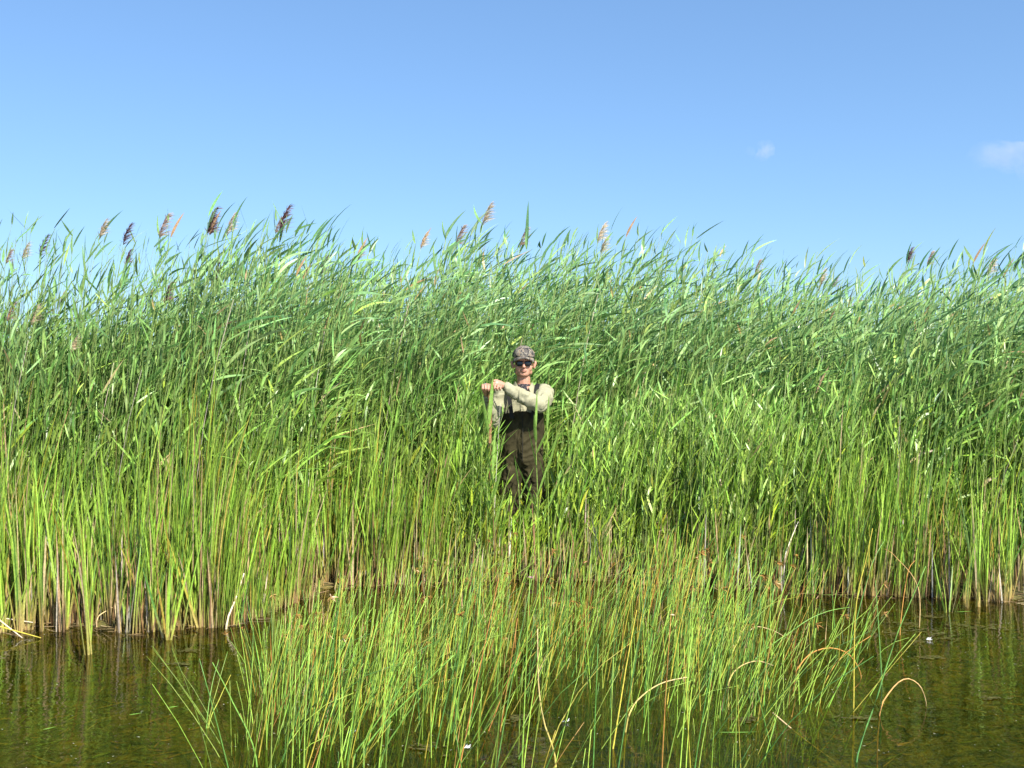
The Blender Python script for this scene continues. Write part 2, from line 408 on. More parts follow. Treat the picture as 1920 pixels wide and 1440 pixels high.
# ---- reeds that stand out against the sky (photo column and row of the tip)
SPECIAL = [
    (388, 378, 0, 1.35, 'tallest reed of the left crest, with a large purple plume against the sky', 0.2),
    (548, 404, 3, 1.0, 'reed with a dark purple nodding plume, just right of a smaller pinkish plume', 0.2),
    (531, 410, 1, 0.75, 'reed with a small pinkish plume beside the dark purple nodding one', 0.25),
    (408, 402, 0, 1.0, 'reed with a slanting purple plume just right of the tallest one', 0.3),
    (448, 410, 2, 0.9, 'reed with a pale straw plume on the right slope of the left crest', 0.3),
    (316, 404, 1, 1.1, 'reed with a brownish pink plume on the left slope of the left crest', 0.3),
    (250, 425, 3, 0.8, 'reed with a narrow purple plume halfway up the left slope', 0.3),
    (192, 418, 2, 0.8, 'reed with a bright straw plume bent flat by the wind, alone in the sky', 0.3),
    (90, 452, 3, 0.85, 'reed with a small dark purple plume near the left edge of the picture', 0.3),
    (58, 468, 2, 0.8, 'reed with a thin straw plume, second from the left edge', 0.4),
    (18, 472, 1, 0.7, 'reed with a small faded plume, leftmost against the sky', 0.4),
    (228, 455, 0, 0.9, 'reed with a dark plume half sunk in leaves on the left slope', 0.4),
    (605, 475, 3, 1.0, 'reed with a brown plume below the skyline right of the nodding pair', 0.3),
    (917, 400, 2, 1.0, 'reed with a whitish upright plume, tallest above the man\'s right hand', 0.3),
    (866, 425, 1, 1.1, 'reed with a slender reddish plume left of the whitish one', 0.3),
    (800, 440, 2, 0.8, 'reed with a straw plume hidden in leaves left of the reddish one', 0.4),
    (985, 440, 1, 1.0, 'reed with a slanting pinkish plume left of the lone upright leaf', 0.35),
    (1130, 430, 2, 1.0, 'reed with a fluffy straw plume, upper one of two near the middle right', 0.3),
    (1135, 455, 2, 0.9, 'reed with a fluffy straw plume, lower one of two near the middle right', 0.4),
    (680, 462, 2, 0.8, 'reed with a straw plume on the low part of the crest left of centre', 0.4),
    (1425, 490, 1, 0.8, 'reed with a small pinkish plume on the low crest right of centre', 0.4),
    (1545, 505, 2, 0.8, 'reed with a small straw plume over the right dip of the crest', 0.4),
    (1575, 515, 1, 0.7, 'reed with a faint pink plume in the right dip of the crest', 0.5),
    (1730, 465, 3, 0.7, 'reed with a closed purple plume above the right part of the crest', 0.3),
    (1765, 470, 1, 0.8, 'reed with a small rosy plume right of the closed purple one', 0.4),
    (1912, 446, 0, 1.2, 'reed with a large purple plume at the right edge of the picture', 0.2),
    (1860, 485, 2, 0.9, 'reed with a straw plume just left of the big purple one at the right edge', 0.4),
    (30, 560, 1, 1.1, 'reed with a tan plume low at the left edge, below the skyline', 0.0),
    (85, 570, 2, 1.1, 'reed with a tan plume standing among leaves near the left edge', 0.0),
    (150, 620, 2, 1.0, 'reed with a pale plume well below the skyline at the left', -0.1),
    (325, 510, 0, 1.3, 'reed with a long dark plume sunk in the leaves under the left crest', 0.1),
    (405, 480, 0, 1.2, 'reed with a dark purple plume sunk in the leaves right under the tallest reed', 0.1),
]
for i, (px, py, pl, psc, lab, back) in enumerate(SPECIAL):
    pt = protos[i % 12]; xg = (px - 960) / F * 7.8; y = float(wall_front(xg)) + 0.15 + back
    tip_h = (P(px, py, y)[2]); h = (tip_h - 0.17 * psc)
    s = h / pt['h']; x = (px - 960) / F * y - pt['tip'][0] * s - 0.05
    h /= (pt['tip'][2] / pt['h'])
    place_reed(pt, x, y, h, 0.0, lab, None, pl, psc=psc)

# lone upright leaf on the crest above the man
pt = protos[5]; y = 8.95; px = 987
h = P(px, 475, y)[2]; rt = place_reed(pt, (px - 960) / F * y - pt['tip'][0] * h / 2.6, y, h, 0, 'reed ending in one broad dark leaf pointing straight up above the man', None)
B = Blades(); B.add(np.zeros((1, 3)), [[0.02, 0, 1]], [[0.02, 0, 0]], 0.42, 0.034, 1.2, DGR, DGR * 1.2)
lf = obj('leaf', mesh_from('reed_leaf', *B.arrays(7, 'leaf', 0.3)), M_LEAF, rt); lf.location = pt['tip']

# ---- dead stalks of last year, pale and upright
r = np.random.default_rng(31)
DEAD = [(285, 690, 0.0), (215, 680, 0.1), (608, 620, 0), (622, 640, .2), (1225, 740, .1), (1280, 760, .1), (1270, 770, .1), (1120, 560, .2), (1708, 760, 0.0), (1900, 820, -0.1), (1000, 560, .3), (1640, 800, .1), (85, 640, .1), (1210, 700, .2), (1560, 620, .3), (520, 600, .1), (768, 560, .2), (1480, 700, .2), (455, 560, .0), (1345, 850, .0), (1480, 900, -.2), (1435, 800, 0)]
for i, (px, py, bk) in enumerate(DEAD):
    xg = (px - 960) / F * 7.8; y = float(wall_front(xg)) - 0.1 + bk
    h = float(P(px, py, y)[2]); pt = dprotos[i % 3]; x = (px - 960) / F * y - pt['tip'][0] * h / pt['h']
    place_reed(pt, x, y, h, r.normal(0, .3), 'pale leafless dead reed stalk ' + zone(px), 'dead pale stalks ' + zone(px), name='dead_reed')

# ---- young reeds right of and in front of the man
cnt = 0; r = np.random.default_rng(32)
while cnt < 185:
    px = r.uniform(835, 1560); y = 8.05 + 0.75 * r.random() ** 1.5 - (0.15 if px > 1300 else 0); x = (px - 960) / F * y
    hp = np.interp(px, [835, 900, 960, 1040, 1200, 1400, 1560], [790, 790, 965, 870, 800, 800, 860]) + r.normal(0, 45)
    h = float(P(px, hp, y)[2])
    if h < 0.35 or blocks_man(x, y, h, 0): continue
    if abs(x - MAN_X) < 0.24 and abs(y - MAN_Y) < 0.2: continue
    zn = 'in front of the man\'s legs' if px < 1040 else ('beside the man\'s left elbow' if px < 1120 else ('a few steps right of the man' if px < 1260 else ('in the middle of the bright patch right of the man' if px < 1400 else 'at the far end of the bright patch right of the man')))
    if px < 900: zn = 'just left of the walking stick'
    hw_ = 'low' if h < .7 else ('waist high' if h < 1.05 else 'chest high')
    place_reed(yprotos[r.integers(8)], x, y, h, r.normal(0, 0.6), hw_ + ' young reed ' + zn, hw_ + ' young reeds ' + zn, name='young_reed')
    cnt += 1
# the few reeds that overlap him
def traced_reed(label, D, stem_px, leaves):
    pts = np.array([P(a_, b_, D) for a_, b_ in stem_px]); pts[0][2] = float(ground_z(pts[0][0], D)) - .02; o0 = pts[0].copy()
    root = empty('young_reed', o0, 0); tag(root, label, 'reed'); q_ = np.linspace(0, 1, 9)
    pl = np.stack([np.interp(q_, np.linspace(0, 1, len(pts)), pts[:, k] - o0[k]) for k in range(3)], -1)[None]
    obj('stem', mesh_from('reed_stem', *tubes(pl, np.linspace(.0045, .0025, 9)[None], np.tile(np.array([.2, .3, .06]), (1, 9, 1)), 5)), M_STEM, root)
    for k, ((ax, ay), (bx, by), w_, sag, ro) in enumerate(leaves):
        a_ = P(ax, ay, D); b_ = P(bx, by, D) + np.array([0, -.05 - .03 * (k % 3), 0]); dv = b_ - a_; L_ = np.linalg.norm(dv); dv /= L_
        bb = np.array([0, 0, -sag]); B = Blades(); B.add(np.zeros((1, 3)), [dv - bb], [bb], L_, w_, ro, G_MID * 1.05, G_MID)
        lf = obj('leaf', mesh_from('reed_leaf', *B.arrays(8, 'leaf', .25)), M_LEAF, root); lf.location = a_ - o0
traced_reed('young reed with two broad upright leaves crossing the man\'s hands', 7.92, [(914, 1075), (913, 900), (917, 792)],
            [((917, 795), (925, 702), .038, .02, .1), ((915, 812), (903, 730), .032, .0, -.1), ((913, 850), (890, 785), .024, .05, .4), ((913, 870), (934, 800), .024, .05, -.3), ((913, 930), (885, 850), .022, .05, .3), ((914, 960), (936, 885), .02, .05, .3)])
traced_reed('young reed with upright leaves hiding the middle of the walking stick', 7.88, [(926, 1078), (927, 1000), (924, 880)],
            [((924, 882), (929, 800), .024, .0, .1), ((925, 910), (912, 835), .022, .02, .1), ((925, 935), (944, 868), .02, .04, .3), ((926, 955), (908, 880), .022, .04, .2), ((926, 985), (946, 925), .02, .04, .2), ((926, 1000), (910, 930), .02, .04, .2)])
traced_reed('young reed whose thin leaves slant across the front of the waders', 7.90, [(902, 1075), (901, 950), (905, 815)],
            [((905, 818), (962, 753), .02, .04, .2), ((902, 860), (890, 780), .024, .0, .1), ((903, 880), (974, 800), .018, .08, .3), ((902, 930), (925, 850), .02, .05, 0), ((902, 950), (878, 880), .02, .04, .2)])
traced_reed('young reed rising in front of the man\'s left sleeve', 7.95, [(1010, 1070), (1008, 930), (1004, 805)],
            [((1004, 808), (1007, 728), .02, .0, .1), ((1005, 830), (1001, 775), .03, .0, .2), ((1006, 850), (1034, 790), .022, .06, .3), ((1007, 880), (990, 800), .016, .03, 0), ((1008, 930), (1034, 850), .022, .05, .3), ((1009, 960), (965, 858), .022, .0, -.2)])
traced_reed('young reed with a long arching leaf right of the man\'s left elbow', 7.95, [(1030, 1070), (1028, 930), (1026, 800)],
            [((1026, 802), (1029, 740), .022, .0, .1), ((1027, 850), (1066, 793), .026, .1, .4), ((1028, 880), (1048, 800), .022, .05, .1), ((1028, 920), (1008, 850), .022, .05, .1), ((1029, 950), (1060, 870), .022, .08, .2)])
traced_reed('thin young reed in front of the man\'s legs', 7.95, [(975, 1070), (976, 980), (972, 905)],
            [((972, 908), (964, 850), .016, .0, .1), ((974, 935), (1002, 872), .018, .05, .3), ((975, 960), (948, 905), .018, .05, .1), ((975, 985), (998, 930), .018, .05, .1)])

# ------------------------------------------------------------------ the mass of reeds behind (nobody could count it)
r = np.random.default_rng(50)
def scatter(n, xr, yr, keep):
    x = r.uniform(*xr, n); y = r.uniform(*yr, n); k = keep(x, y); return x[k], y[k]
x, y = scatter(16500, (-9.5, 9.5), (6.6, 14.5), lambda x, y: (y > wall_front(x)) & (np.abs(x) < 0.56 * y + 1.6) &
               (np.random.default_rng(5).random(len(x)) < np.interp(y - wall_front(x), [0, 1.5, 3.5, 7], [1, .9, .6, .35])))
n = len(x); h = top_h(x, y) * r.uniform(0.80, 0.995, n) * (0.96 + 0.08 * vnoise(x, y, .8, 9))
h = np.where(r.random(n) < 0.3, h * r.uniform(0.55, 0.9, n), h)
k = ~(blocks_man(x, y, h * 1.04, 25)) & ~((np.abs(x - MAN_X) < 0.36) & (y < MAN_Y + 0.35)); x, y, h = x[k], y[k], h[k]; n = len(x)
base = np.stack([x, y, ground_z(x, y) - 0.01], -1); NL = 14
PL, q = reed_params(r, n, h, 1.0, 0.17, NL); PL = PL + base[:, None]
Rr = np.linspace(0.004, 0.0016, PL.shape[1])[None].repeat(n, 0)
st = tubes(PL, Rr, reed_stem_cols(r, n, PL.shape[1]), 3)
p0 = q['p0'] + np.repeat(base, NL, 0); c = leaf_cols(r, q, p0[:, 2])
B = Blades(); B.add(p0, q['d'], q['b'], q['L'], q['w'], q['roll'], c * np.array([1.1, 1.05, .8]), c)
lv = B.arrays(4, 'leaf')
print('reeds', n)
o = tag(obj('reed_bed', mesh_from('reed_bed', *merge([st, lv])), M_LEAF), 'dense mass of tall windblown green reeds filling the bank behind', 'reed bed', None, 'stuff')

# mid-height young reed understory
def understory(name, n0, xf, yf, hf, label, cat, seed, nl=7, lowcol=None):
    global r
    r = np.random.default_rng(seed)
    px = r.uniform(*xf, n0); y = yf(px, r); x = (px - 960) / F * y
    h = hf(px, y, r); k = (h > 0.25) & ~blocks_man(x, y, h * 1.1) & ~((np.abs(x - MAN_X) < 0.26) & (np.abs(y - MAN_Y) < 0.2))
    x, y, h = x[k], y[k], h[k]; n = len(x)
    base = np.stack([x, y, ground_z(x, y) - 0.01], -1)
    PL, q = reed_params(r, n, h, 0.7, 0.22, nl, True); PL = PL + base[:, None]
    Rr = np.linspace(0.0032, 0.0014, PL.shape[1])[None].repeat(n, 0)
    p0 = q['p0'] + np.repeat(base, nl, 0); c = leaf_cols(r, q, p0[:, 2] * 0.85)
    B = Blades(); B.add(p0, q['d'], q['b'], q['L'] * .9, q['w'] * .9, q['roll'], c, c)
    tag(obj(name, mesh_from(name, *merge([tubes(PL, Rr, reed_stem_cols(r, n, PL.shape[1]), 3), B.arrays(5, 'leaf')])), M_LEAF), label, cat, None, 'stuff')
understory('left_reed_bed', 2300, (-100, 850), lambda px, r: shore((px - 960) / F * 7) + 0.35 + 0.8 * r.random(len(px)),
           lambda px, y, r: r.uniform(0.7, 2.5, len(px)) * (0.8 + 0.3 * r.random(len(px))), 'half grown green reeds growing through the left cattail belt', 'reed bed', 52, 9)
understory('right_reed_bed', 650, (1500, 2050), lambda px, r: shore((px - 960) / F * 7) + 0.3 + 0.7 * r.random(len(px)),
           lambda px, y, r: r.uniform(0.7, 1.9, len(px)), 'half grown green reeds at the foot of the right bank', 'reed bed', 53, 8)
understory('young_reed_bed', 2300, (820, 1600), lambda px, r: 8.0 + 1.0 * r.random(len(px)) ** 1.3 - 0.25 * (px > 1300) ,
           lambda px, y, r: CAMH - (np.interp(px, [820, 900, 960, 1040, 1200, 1400, 1600], [800, 830, 990, 870, 810, 810, 870]) + r.normal(0, 60, len(px)) - HY) * y / F,
           'thick growth of short young reeds round and right of the man', 'reed bed', 51)

# ------------------------------------------------------------------ cattails (blades from the base)
def cattail_blades(r, n, H, spread=0.12):
    """n blades of one kind, local to base; returns arrays"""
    az = r.uniform(0, 2 * math.pi, n); tilt = np.abs(r.normal(0, spread * 1.5, n))
    d = np.stack([np.cos(az) * tilt + 0.03, np.sin(az) * tilt, np.ones(n)], -1); d = unit(d)
    b = np.stack([0.02 + 0.14 * r.random(n) ** 2, r.normal(0, 0.03, n), -0.02 - 0.06 * r.random(n) ** 3], -1)
    L = H * r.uniform(0.5, 1.05, n); w = 0.008 + 0.006 * r.random(n)
    return d, b, L, w, r.normal(0, 1.0, n)
def cat_cols(r, n):
    c0 = vary(TAN * np.array([.85, .75, .6]), r, n); pick = r.random(n)
    c1 = vary(np.array([0.25, 0.39, 0.045]), r, n, 0.4)
    c1 = np.where((pick < 0.10)[:, None], vary(YEL * .9, r, n), c1); c1 = np.where((pick > 0.88)[:, None], vary(TAN * .95, r, n), c1) if False else np.where((pick > 0.93)[:, None], vary(TAN * .95, r, n), c1)
    c1 = np.where(((pick > .3) & (pick < .40))[:, None], vary([.10, .21, .035], r, n), c1)
    return c0, c1
def blade_ramp(arr, L, segs, c0, c1, z0=0.35):
    return arr
CPRO = []
r = np.random.default_rng(61)
for i in range(8):
    nb = 7; d, b, L, w, ro = cattail_blades(r, nb, 1.0, 0.07 if i % 2 else 0.12); c0, c1 = cat_cols(r, nb); ms_ = []
    for j in range(nb):
        B = Blades(2.6); B.add(np.zeros((1, 3)), d[j:j+1], b[j:j+1], L[j], w[j], ro[j], c0[j], c1[j])
        p = np.array([r.normal(0, .008), r.normal(0, .008), 0]); ms_.append((mesh_from('cattail_leaf', *B.arrays(8, 'strap', 0.2)), p))
    CPRO.append(ms_)
def place_cattail(k, x, y, h, rz, label, group):
    root = empty('cattail', (x, y, float(ground_z(x, y)) - 0.01), rz); root.scale = (1, 1, h); tag(root, label, 'cattail', group)
    for me, p in CPRO[k]:
        lf = obj('leaf', me, M_LEAF, root); lf.location = p
cnt = 0; r = np.random.default_rng(62)
while cnt < 150:
    if r.random() < 0.72: px = r.uniform(-20, 840); zn = 'at the left edge' if px < 150 else ('on the left bank beside open water' if px < 330 else ('at the left end of the bulrushes' if px < 500 else ('on the bank behind the left bulrushes' if px < 680 else 'just left of the stick')))
    else: px = r.uniform(1540, 1935); zn = 'behind the right end of the bulrushes' if px < 1700 else 'on the right bank beside open water'
    x = (px - 960) / F * 7; y = float(shore(x)) - 0.12 + 0.75 * r.random() ** 1.6; x = (px - 960) / F * y
    h = r.uniform(0.75, 1.35)
    if blocks_man(x, y, h): continue
    place_cattail(r.integers(8), x, y, h, r.normal(0, 3), '%s cattail with brown leaf bases %s' % ('tall' if h > 1.15 else ('knee high' if h < .95 else 'waist high'), zn), '%s cattails %s' % ('tall' if h > 1.15 else ('low' if h < .95 else 'middling'), zn)); cnt += 1
for px, py, h, lab in [(165, 1228, 1.25, 'cattail clump standing farthest out in the water at the left'), (545, 1128, 1.0, 'cattail with bright orange splayed base, alone on dark mud'),
                       (283, 1185, 1.2, 'cattail at the left edge just right of the outermost clump'), (1778, 1150, 0.55, 'small light green cattail alone in the water at the right'),
                       (1815, 1140, 0.95, 'dense bright green cattail clump at the right, left plant'), (1835, 1138, 1.0, 'dense bright green cattail clump at the right, middle plant'), (1852, 1138, .9, 'dense bright green cattail clump at the right, right plant'),
                       (312, 1200, 0.9, 'thin cattail in the water in front of the left bank'), (440, 1165, 1.1, 'cattail right of the leaning white stick')]:
    y = Dw(py); place_cattail(px % 8, (px - 960) / F * y, y, h, px * .1, lab, None)
# rest of the cattail belt
r = np.random.default_rng(63)
def belt(n0, xf, depth, hr, off=-0.15):
    px = r.uniform(*xf, n0); x = (px - 960) / F * 7; y = shore(x) + off + depth * r.random(n0) ** 1.4; x = (px - 960) / F * y
    dens = vnoise(x, y, 0.16, 8) * 0.7 + vnoise(x, y, 0.6, 6) * 0.3; k = dens > 0.46 + 0.25 * (r.random(n0) - 0.5)
    x, y = x[k], y[k]; H = hr[0] + (hr[1] * 1.25 - hr[0]) * r.random(len(x)) ** 2.0 * (0.55 + 0.9 * vnoise(x, y, .45, 15)); kk = ~blocks_man(x, y, H); return x[kk], y[kk], H[kk]
parts = []
xa, ya, Ha = belt(2300, (-120, 850), 1.3, (0.35, 1.45)); xb, yb, Hb = belt(800, (1480, 2050), 1.0, (0.35, 1.2)); xc, yc, Hc = belt(420, (820, 1500), .9, (.3, .9))
x = np.concatenate([xa, xb, xc]); y = np.concatenate([ya, yb, yc]); H = np.concatenate([Ha, Hb, Hc])
nb = 5; x = np.repeat(x, nb) + r.normal(0, .02, len(x) * nb); y = np.repeat(y, nb) + r.normal(0, .02, len(y) * nb); H = np.repeat(H, nb); n = len(x)
d, b, L, w, ro = cattail_blades(r, n, H, 0.08); c0, c1 = cat_cols(r, n)
B = Blades(2.6); B.add(np.stack([x, y, ground_z(x, y)], -1), d, b, L, w * .75, ro, c0, c1); cat = B.arrays(7, 'strap')
# brown dead bases and stubble
n = 4600; px = r.uniform(-100, 2020, n); px = np.where((px > 900) & (r.random(n) < .5), px - 800, px); x = (px - 960) / F * 7; y = shore(x) - 0.15 + 1.3 * r.random(n) ** 1.3; x = (px - 960) / F * y
dn = vnoise(x, y, 0.16, 8); k = dn > 0.40; x, y = x[k], y[k]; n = len(x)
az = r.uniform(0, 6.28, n); ti = np.abs(r.normal(0, .14, n)); d = unit(np.stack([np.cos(az) * ti, np.sin(az) * ti, np.ones(n)], -1))
cd = np.where((r.random(n) < .5)[:, None], vary(TAN * .9, r, n), vary(np.array([.26, .15, .07]), r, n)); cd = np.where((r.random(n) < .18)[:, None], vary(GREY * 1.1, r, n), cd)
B = Blades(); B.add(np.stack([x, y, ground_z(x, y)], -1), d, np.zeros(3), 0.18 + 0.55 * r.random(n) ** 2, 0.007 + .007 * r.random(n), r.normal(0, 1.2, n), cd * .8, cd)
stub = B.arrays(3, 'strap')
tag(obj('cattail_belt', mesh_from('cattail_belt', *cat), M_LEAF), 'belt of upright yellow green cattail leaves along the water line', 'cattails', None, 'stuff')
tag(obj('dead_stubble', mesh_from('dead_stubble', *stub), M_DRY), 'tan and brown dead stalk bases along the foot of the reeds', 'dead stalks', None, 'stuff')

# litter lying on the mud and floating at the edge
r = np.random.default_rng(64)
n = 1900; px = r.uniform(-100, 2020, n); x = (px - 960) / F * 7; y = shore(x) - 0.22 + 1.2 * r.random(n); x = (px - 960) / F * y
az = r.normal(0, .7, n); d = np.stack([np.cos(az), np.sin(az), r.normal(0.02, .09, n)], -1)
cd = np.where((r.random(n) < .35)[:, None], vary(TAN * .55, r, n), vary(np.array([.11, .075, .035]), r, n))
B = Blades(); B.add(np.stack([x, y, np.maximum(ground_z(x, y), 0.002) + 0.012 * r.random(n)], -1), d, np.stack([np.zeros(n), r.normal(0, .1, n), -d[:, 2] * .9], -1), 0.05 + .22 * r.random(n) ** 2, .006, r.normal(0, .5, n), cd, cd)
tag(obj('reed_litter', mesh_from('reed_litter', *B.arrays(3, 'strap')), M_DRY), 'dead leaf litter lying on the mud at the foot of the reeds', 'litter', None, 'stuff')

# ------------------------------------------------------------------ bulrushes in the foreground
def rush_cols(r, n, K):
    pick = r.random(n)
    top = vary(np.array([0.27, 0.42, 0.055]), r, n, .4)
    top = np.where((pick < .18)[:, None], vary(YEL * .95, r, n), top); top = np.where(((pick > .2) & (pick < .42))[:, None], vary(np.array([.10, .23, .04]), r, n), top)
    top = np.where((pick > .965)[:, None], vary(ORA, r, n), top)
    bot = vary(np.array([0.26, 0.28, 0.05]), r, n); bot = np.where((r.random(n) < .08)[:, None], vary(ORA * .8, r, n), bot)
    t = np.clip(np.linspace(0, 1, K) * 3.2, 0, 1)[None, :, None]
    return bot[:, None] * (1 - t) + top[:, None] * t
def rush_lines(r, n, L, K=7, lean_mu=0.20):
    lean = np.where(r.random(n) < .2, r.normal(.42, .12, n), r.normal(.07, .12, n)); ly = r.normal(0, .10, n); bend = np.abs(r.normal(0, .06, n)); big = r.random(n) < 0.04
    bend = np.where(big, bend + r.uniform(.2, .5, n), bend)
    t = np.linspace(0, 1, K)[None]
    x = L[:, None] * (lean[:, None] * t + bend[:, None] * t ** 2.2); yy = L[:, None] * ly[:, None] * t
    z = L[:, None] * (t - 0.55 * bend[:, None] * t ** 3 - 0.5 * lean[:, None] ** 2 * t)
    return np.stack([x, yy, z], -1)
def rush_ok(px, y):
    """where the bulrush patch stands, in photo columns by distance"""
    lo = np.interp(y, [3.7, 4.3, 5, 6, 7, 8], [425, 430, 455, 500, 600, 800]); hi = np.interp(y, [3.7, 4.1, 4.7, 5.5, 6.5, 7.9], [1300, 1440, 1560, 1620, 1640, 1560])
    return (px > lo) & (px < hi)
def rush_sites(r, n):
    px = r.uniform(400, 1720, n * 3); y = r.uniform(3.6, 8.0, n * 3); x = (px - 960) / F * y
    dn = vnoise(x, y, .13, 12) * .55 + vnoise(x, y, .5, 13) * .45
    edge = np.interp(y, [3.6, 4.2, 4.7, 6.3, 8], [.14, .28, .85, .9, .8]); right = np.interp(px, [430, 620, 760, 1350, 1500, 1650], [2.6, 1.5, 1, 1, .5, .22])
    k = rush_ok(px, y) & (dn > np.interp(px, [430, 650], [.38, .52])) & (r.random(n * 3) < edge * right)
    return px[k][:n], x[k][:n], y[k][:n]
# prototypes of single bulrushes (stem and, on some, a small brown flower head)
r = np.random.default_rng(71); RP = []
def head_mesh(r):
    n = 16; d = unit(r.normal(0, 1, (n, 3)) + np.array([.5, 0, .1])); c = vary([.30, .16, .04], r, n)
    B = Blades(); B.add(np.zeros((n, 3)), d, [[0.1, 0, -.3]], .018 + .02 * r.random(n), .008, r.normal(0, 1, n), c, c); return mesh_from('flower_head', *B.arrays(3, 'leaf'))
HEADS = [head_mesh(r) for _ in range(3)]
for i in range(26):
    pl = rush_lines(r, 1, np.array([1.0]), 8); K = 8
    RP.append((mesh_from('bulrush_stem', *tubes(pl, np.linspace(.0042, .0013, K)[None], rush_cols(r, 1, K), 4)), pl[0, -1].copy()))
px, x, y = rush_sites(r, 2350)
order = np.argsort(y); hero = order[:1200][r.permutation(1200)[:255]]; rest = np.setdiff1d(np.arange(len(x)), hero)
def rush_len(px, y, r):
    tgt = np.interp(px, [420, 700, 960, 1300, 1500, 1700], [1110, 1030, 1010, 1005, 1040, 1110])
    L = (CAMH - (tgt - HY) * y / F) * r.uniform(.45, 1.42, np.shape(px)); return np.clip(L, .25, 1.3)
Lh = rush_len(px[hero], y[hero], r)
for j, i in enumerate(hero):
    me, tip = RP[r.integers(26)]; L = float(Lh[j]); side = ('front ' if y[i] < 4.9 else ('rear ' if y[i] > 6.2 else 'middle ')) + ('left' if px[i] < 760 else ('centre' if px[i] < 1200 else 'right'))
    root = empty('bulrush', (x[i], y[i], float(ground_z(x[i], y[i]))), r.normal(0, .5) + (math.pi if (px[i] < 520 and r.random() < .5) else 0)); root.scale = (L, L, L)
    q4 = np.empty(len(me.vertices) * 4, np.float32); me.attributes['tint'].data.foreach_get('color', q4); q4 = q4.reshape(-1, 4)[-4]
    hue = 'orange brown' if q4[0] > q4[1] * 1.4 else ('yellow' if q4[0] > q4[1] else ('dark green' if q4[0] < .09 else 'light green'))
    tag(root, '%s thin bulrush standing in the %s of the foreground patch' % (hue, side), 'bulrush', '%s bulrushes, %s of the patch' % (hue, side))
    obj('stem', me, M_RUSH, root)
    if r.random() < .08 and y[i] > 5.2: hd = obj('flower_head', HEADS[r.integers(3)], M_DRY, root); hd.location = tip
xx, yy_ = x[rest], y[rest]; L = rush_len(px[rest], yy_, r); n = len(xx)
pl = rush_lines(r, n, L, 7); flip = (px[rest] < 520) & (r.random(n) < .3); pl[flip, :, 0] *= -1
pl += np.stack([xx, yy_, ground_z(xx, yy_)], -1)[:, None]
rs = tubes(pl, np.linspace(.0038, .0012, 7)[None] * r.uniform(.7, 1.3, (n, 1)), rush_cols(r, n, 7), 3)
tips = pl[:, -1][yy_ > 5.0]; tips = tips[r.random(len(tips)) < .05]; m = len(tips) * 12
d = unit(r.normal(0, 1, (m, 3)) + np.array([.5, 0, .1])); c = vary([.30, .17, .04], r, m)
B = Blades(); B.add(np.repeat(tips, 12, 0), d, [[.1, 0, -.3]], .016 + .022 * r.random(m), .008, r.normal(0, 1, m), c, c)
tag(obj('bulrush_patch', mesh_from('bulrush_patch', *merge([rs, B.arrays(3, 'leaf')])), M_RUSH), 'thicket of thin green and yellow bulrush stems growing out of the shallows', 'bulrushes', None, 'stuff')
# short dry stubs between them
n = 900; px_, x_s, y_s = rush_sites(r, n); n = len(x_s); az = r.uniform(0, 6.28, n); ti = np.abs(r.normal(0, .25, n)); d = unit(np.stack([np.cos(az) * ti, np.sin(az) * ti, np.ones(n)], -1))
cd = np.where((r.random(n) < .5)[:, None], vary(TAN, r, n), vary(ORA * .7, r, n))
B = Blades(); B.add(np.stack([x_s, y_s, ground_z(x_s, y_s)], -1), d, [[.05, 0, 0]], .25 + .25 * r.random(n), .006, r.normal(0, 1.2, n), cd * .7, cd)
tag(obj('rush_stubble', mesh_from('rush_stubble', *B.arrays(3, 'strap')), M_DRY), 'short broken tan stubs among the foreground bulrushes', 'dead stalks', None, 'stuff')

# stalks that can be pointed at, traced as bent rods at their own distance
def spline(pts, K=16):
    pts = np.asarray(pts, float); s = np.linspace(0, len(pts) - 1, K); out_ = []
    for v in s:
        i = min(int(v), len(pts) - 2); f = v - i; p = [pts[max(i - 1, 0)], pts[i], pts[i + 1], pts[min(i + 2, len(pts) - 1)]]
        out_.append(0.5 * ((2 * p[1]) + (-p[0] + p[2]) * f + (2 * p[0] - 5 * p[1] + 4 * p[2] - p[3]) * f * f + (-p[0] + 3 * p[1] - 3 * p[2] + p[3]) * f ** 3))
    return np.array(out_)
def stalk(name, pxs, D, col0, col1, rad, label, cat, kink=False, dy=0.25, root=True):
    pts = np.array([P(a, b_, D) for a, b_ in pxs]); pts[:, 1] += np.linspace(0, dy, len(pts)) * 0.6
    if root: pts = np.vstack([[pts[0][0] - .01, pts[0][1], float(ground_z(pts[0][0], pts[0][1])) - .02], pts])
    K = 18; c = (pts if kink else spline(pts, K)); K = len(c)
    base_ = c[0].copy(); c = c - base_
    C = np.linspace(0, 1, K)[:, None]; C = np.array(col0) * (1 - C) + np.array(col1) * C
    o = obj(name, mesh_from(name, *tubes(c[None], np.linspace(rad, rad * .4, K)[None], C[None], 6)), M_DRY if col1[0] > col1[1] else M_RUSH)
    o.location = base_; return tag(o, label, cat)
BR = ORA * 1.1; BT = TAN * 1.1; GR = np.array([.15, .30, .045]); DK = np.array([.05, .17, .05])
stalk('bent_rush', [(1650, 1345), (1678, 1298), (1710, 1281), (1740, 1297), (1757, 1328), (1763, 1348)], 4.72, BR, BT, .004, 'tan dead rush arching over into open water at the right', 'bulrush')
stalk('bent_rush', [(1538, 1322), (1562, 1272), (1600, 1236), (1655, 1208)], 4.9, YEL, BR, .004, 'orange rush leaning right below the small double arch', 'bulrush')
stalk('bent_rush', [(1492, 1262), (1520, 1232), (1560, 1221), (1600, 1234), (1626, 1268), (1630, 1296), (1607, 1320)], 5.0, BR, BR, .0035, 'brown rush bent into a nearly closed hoop at the right', 'bulrush', root=False)
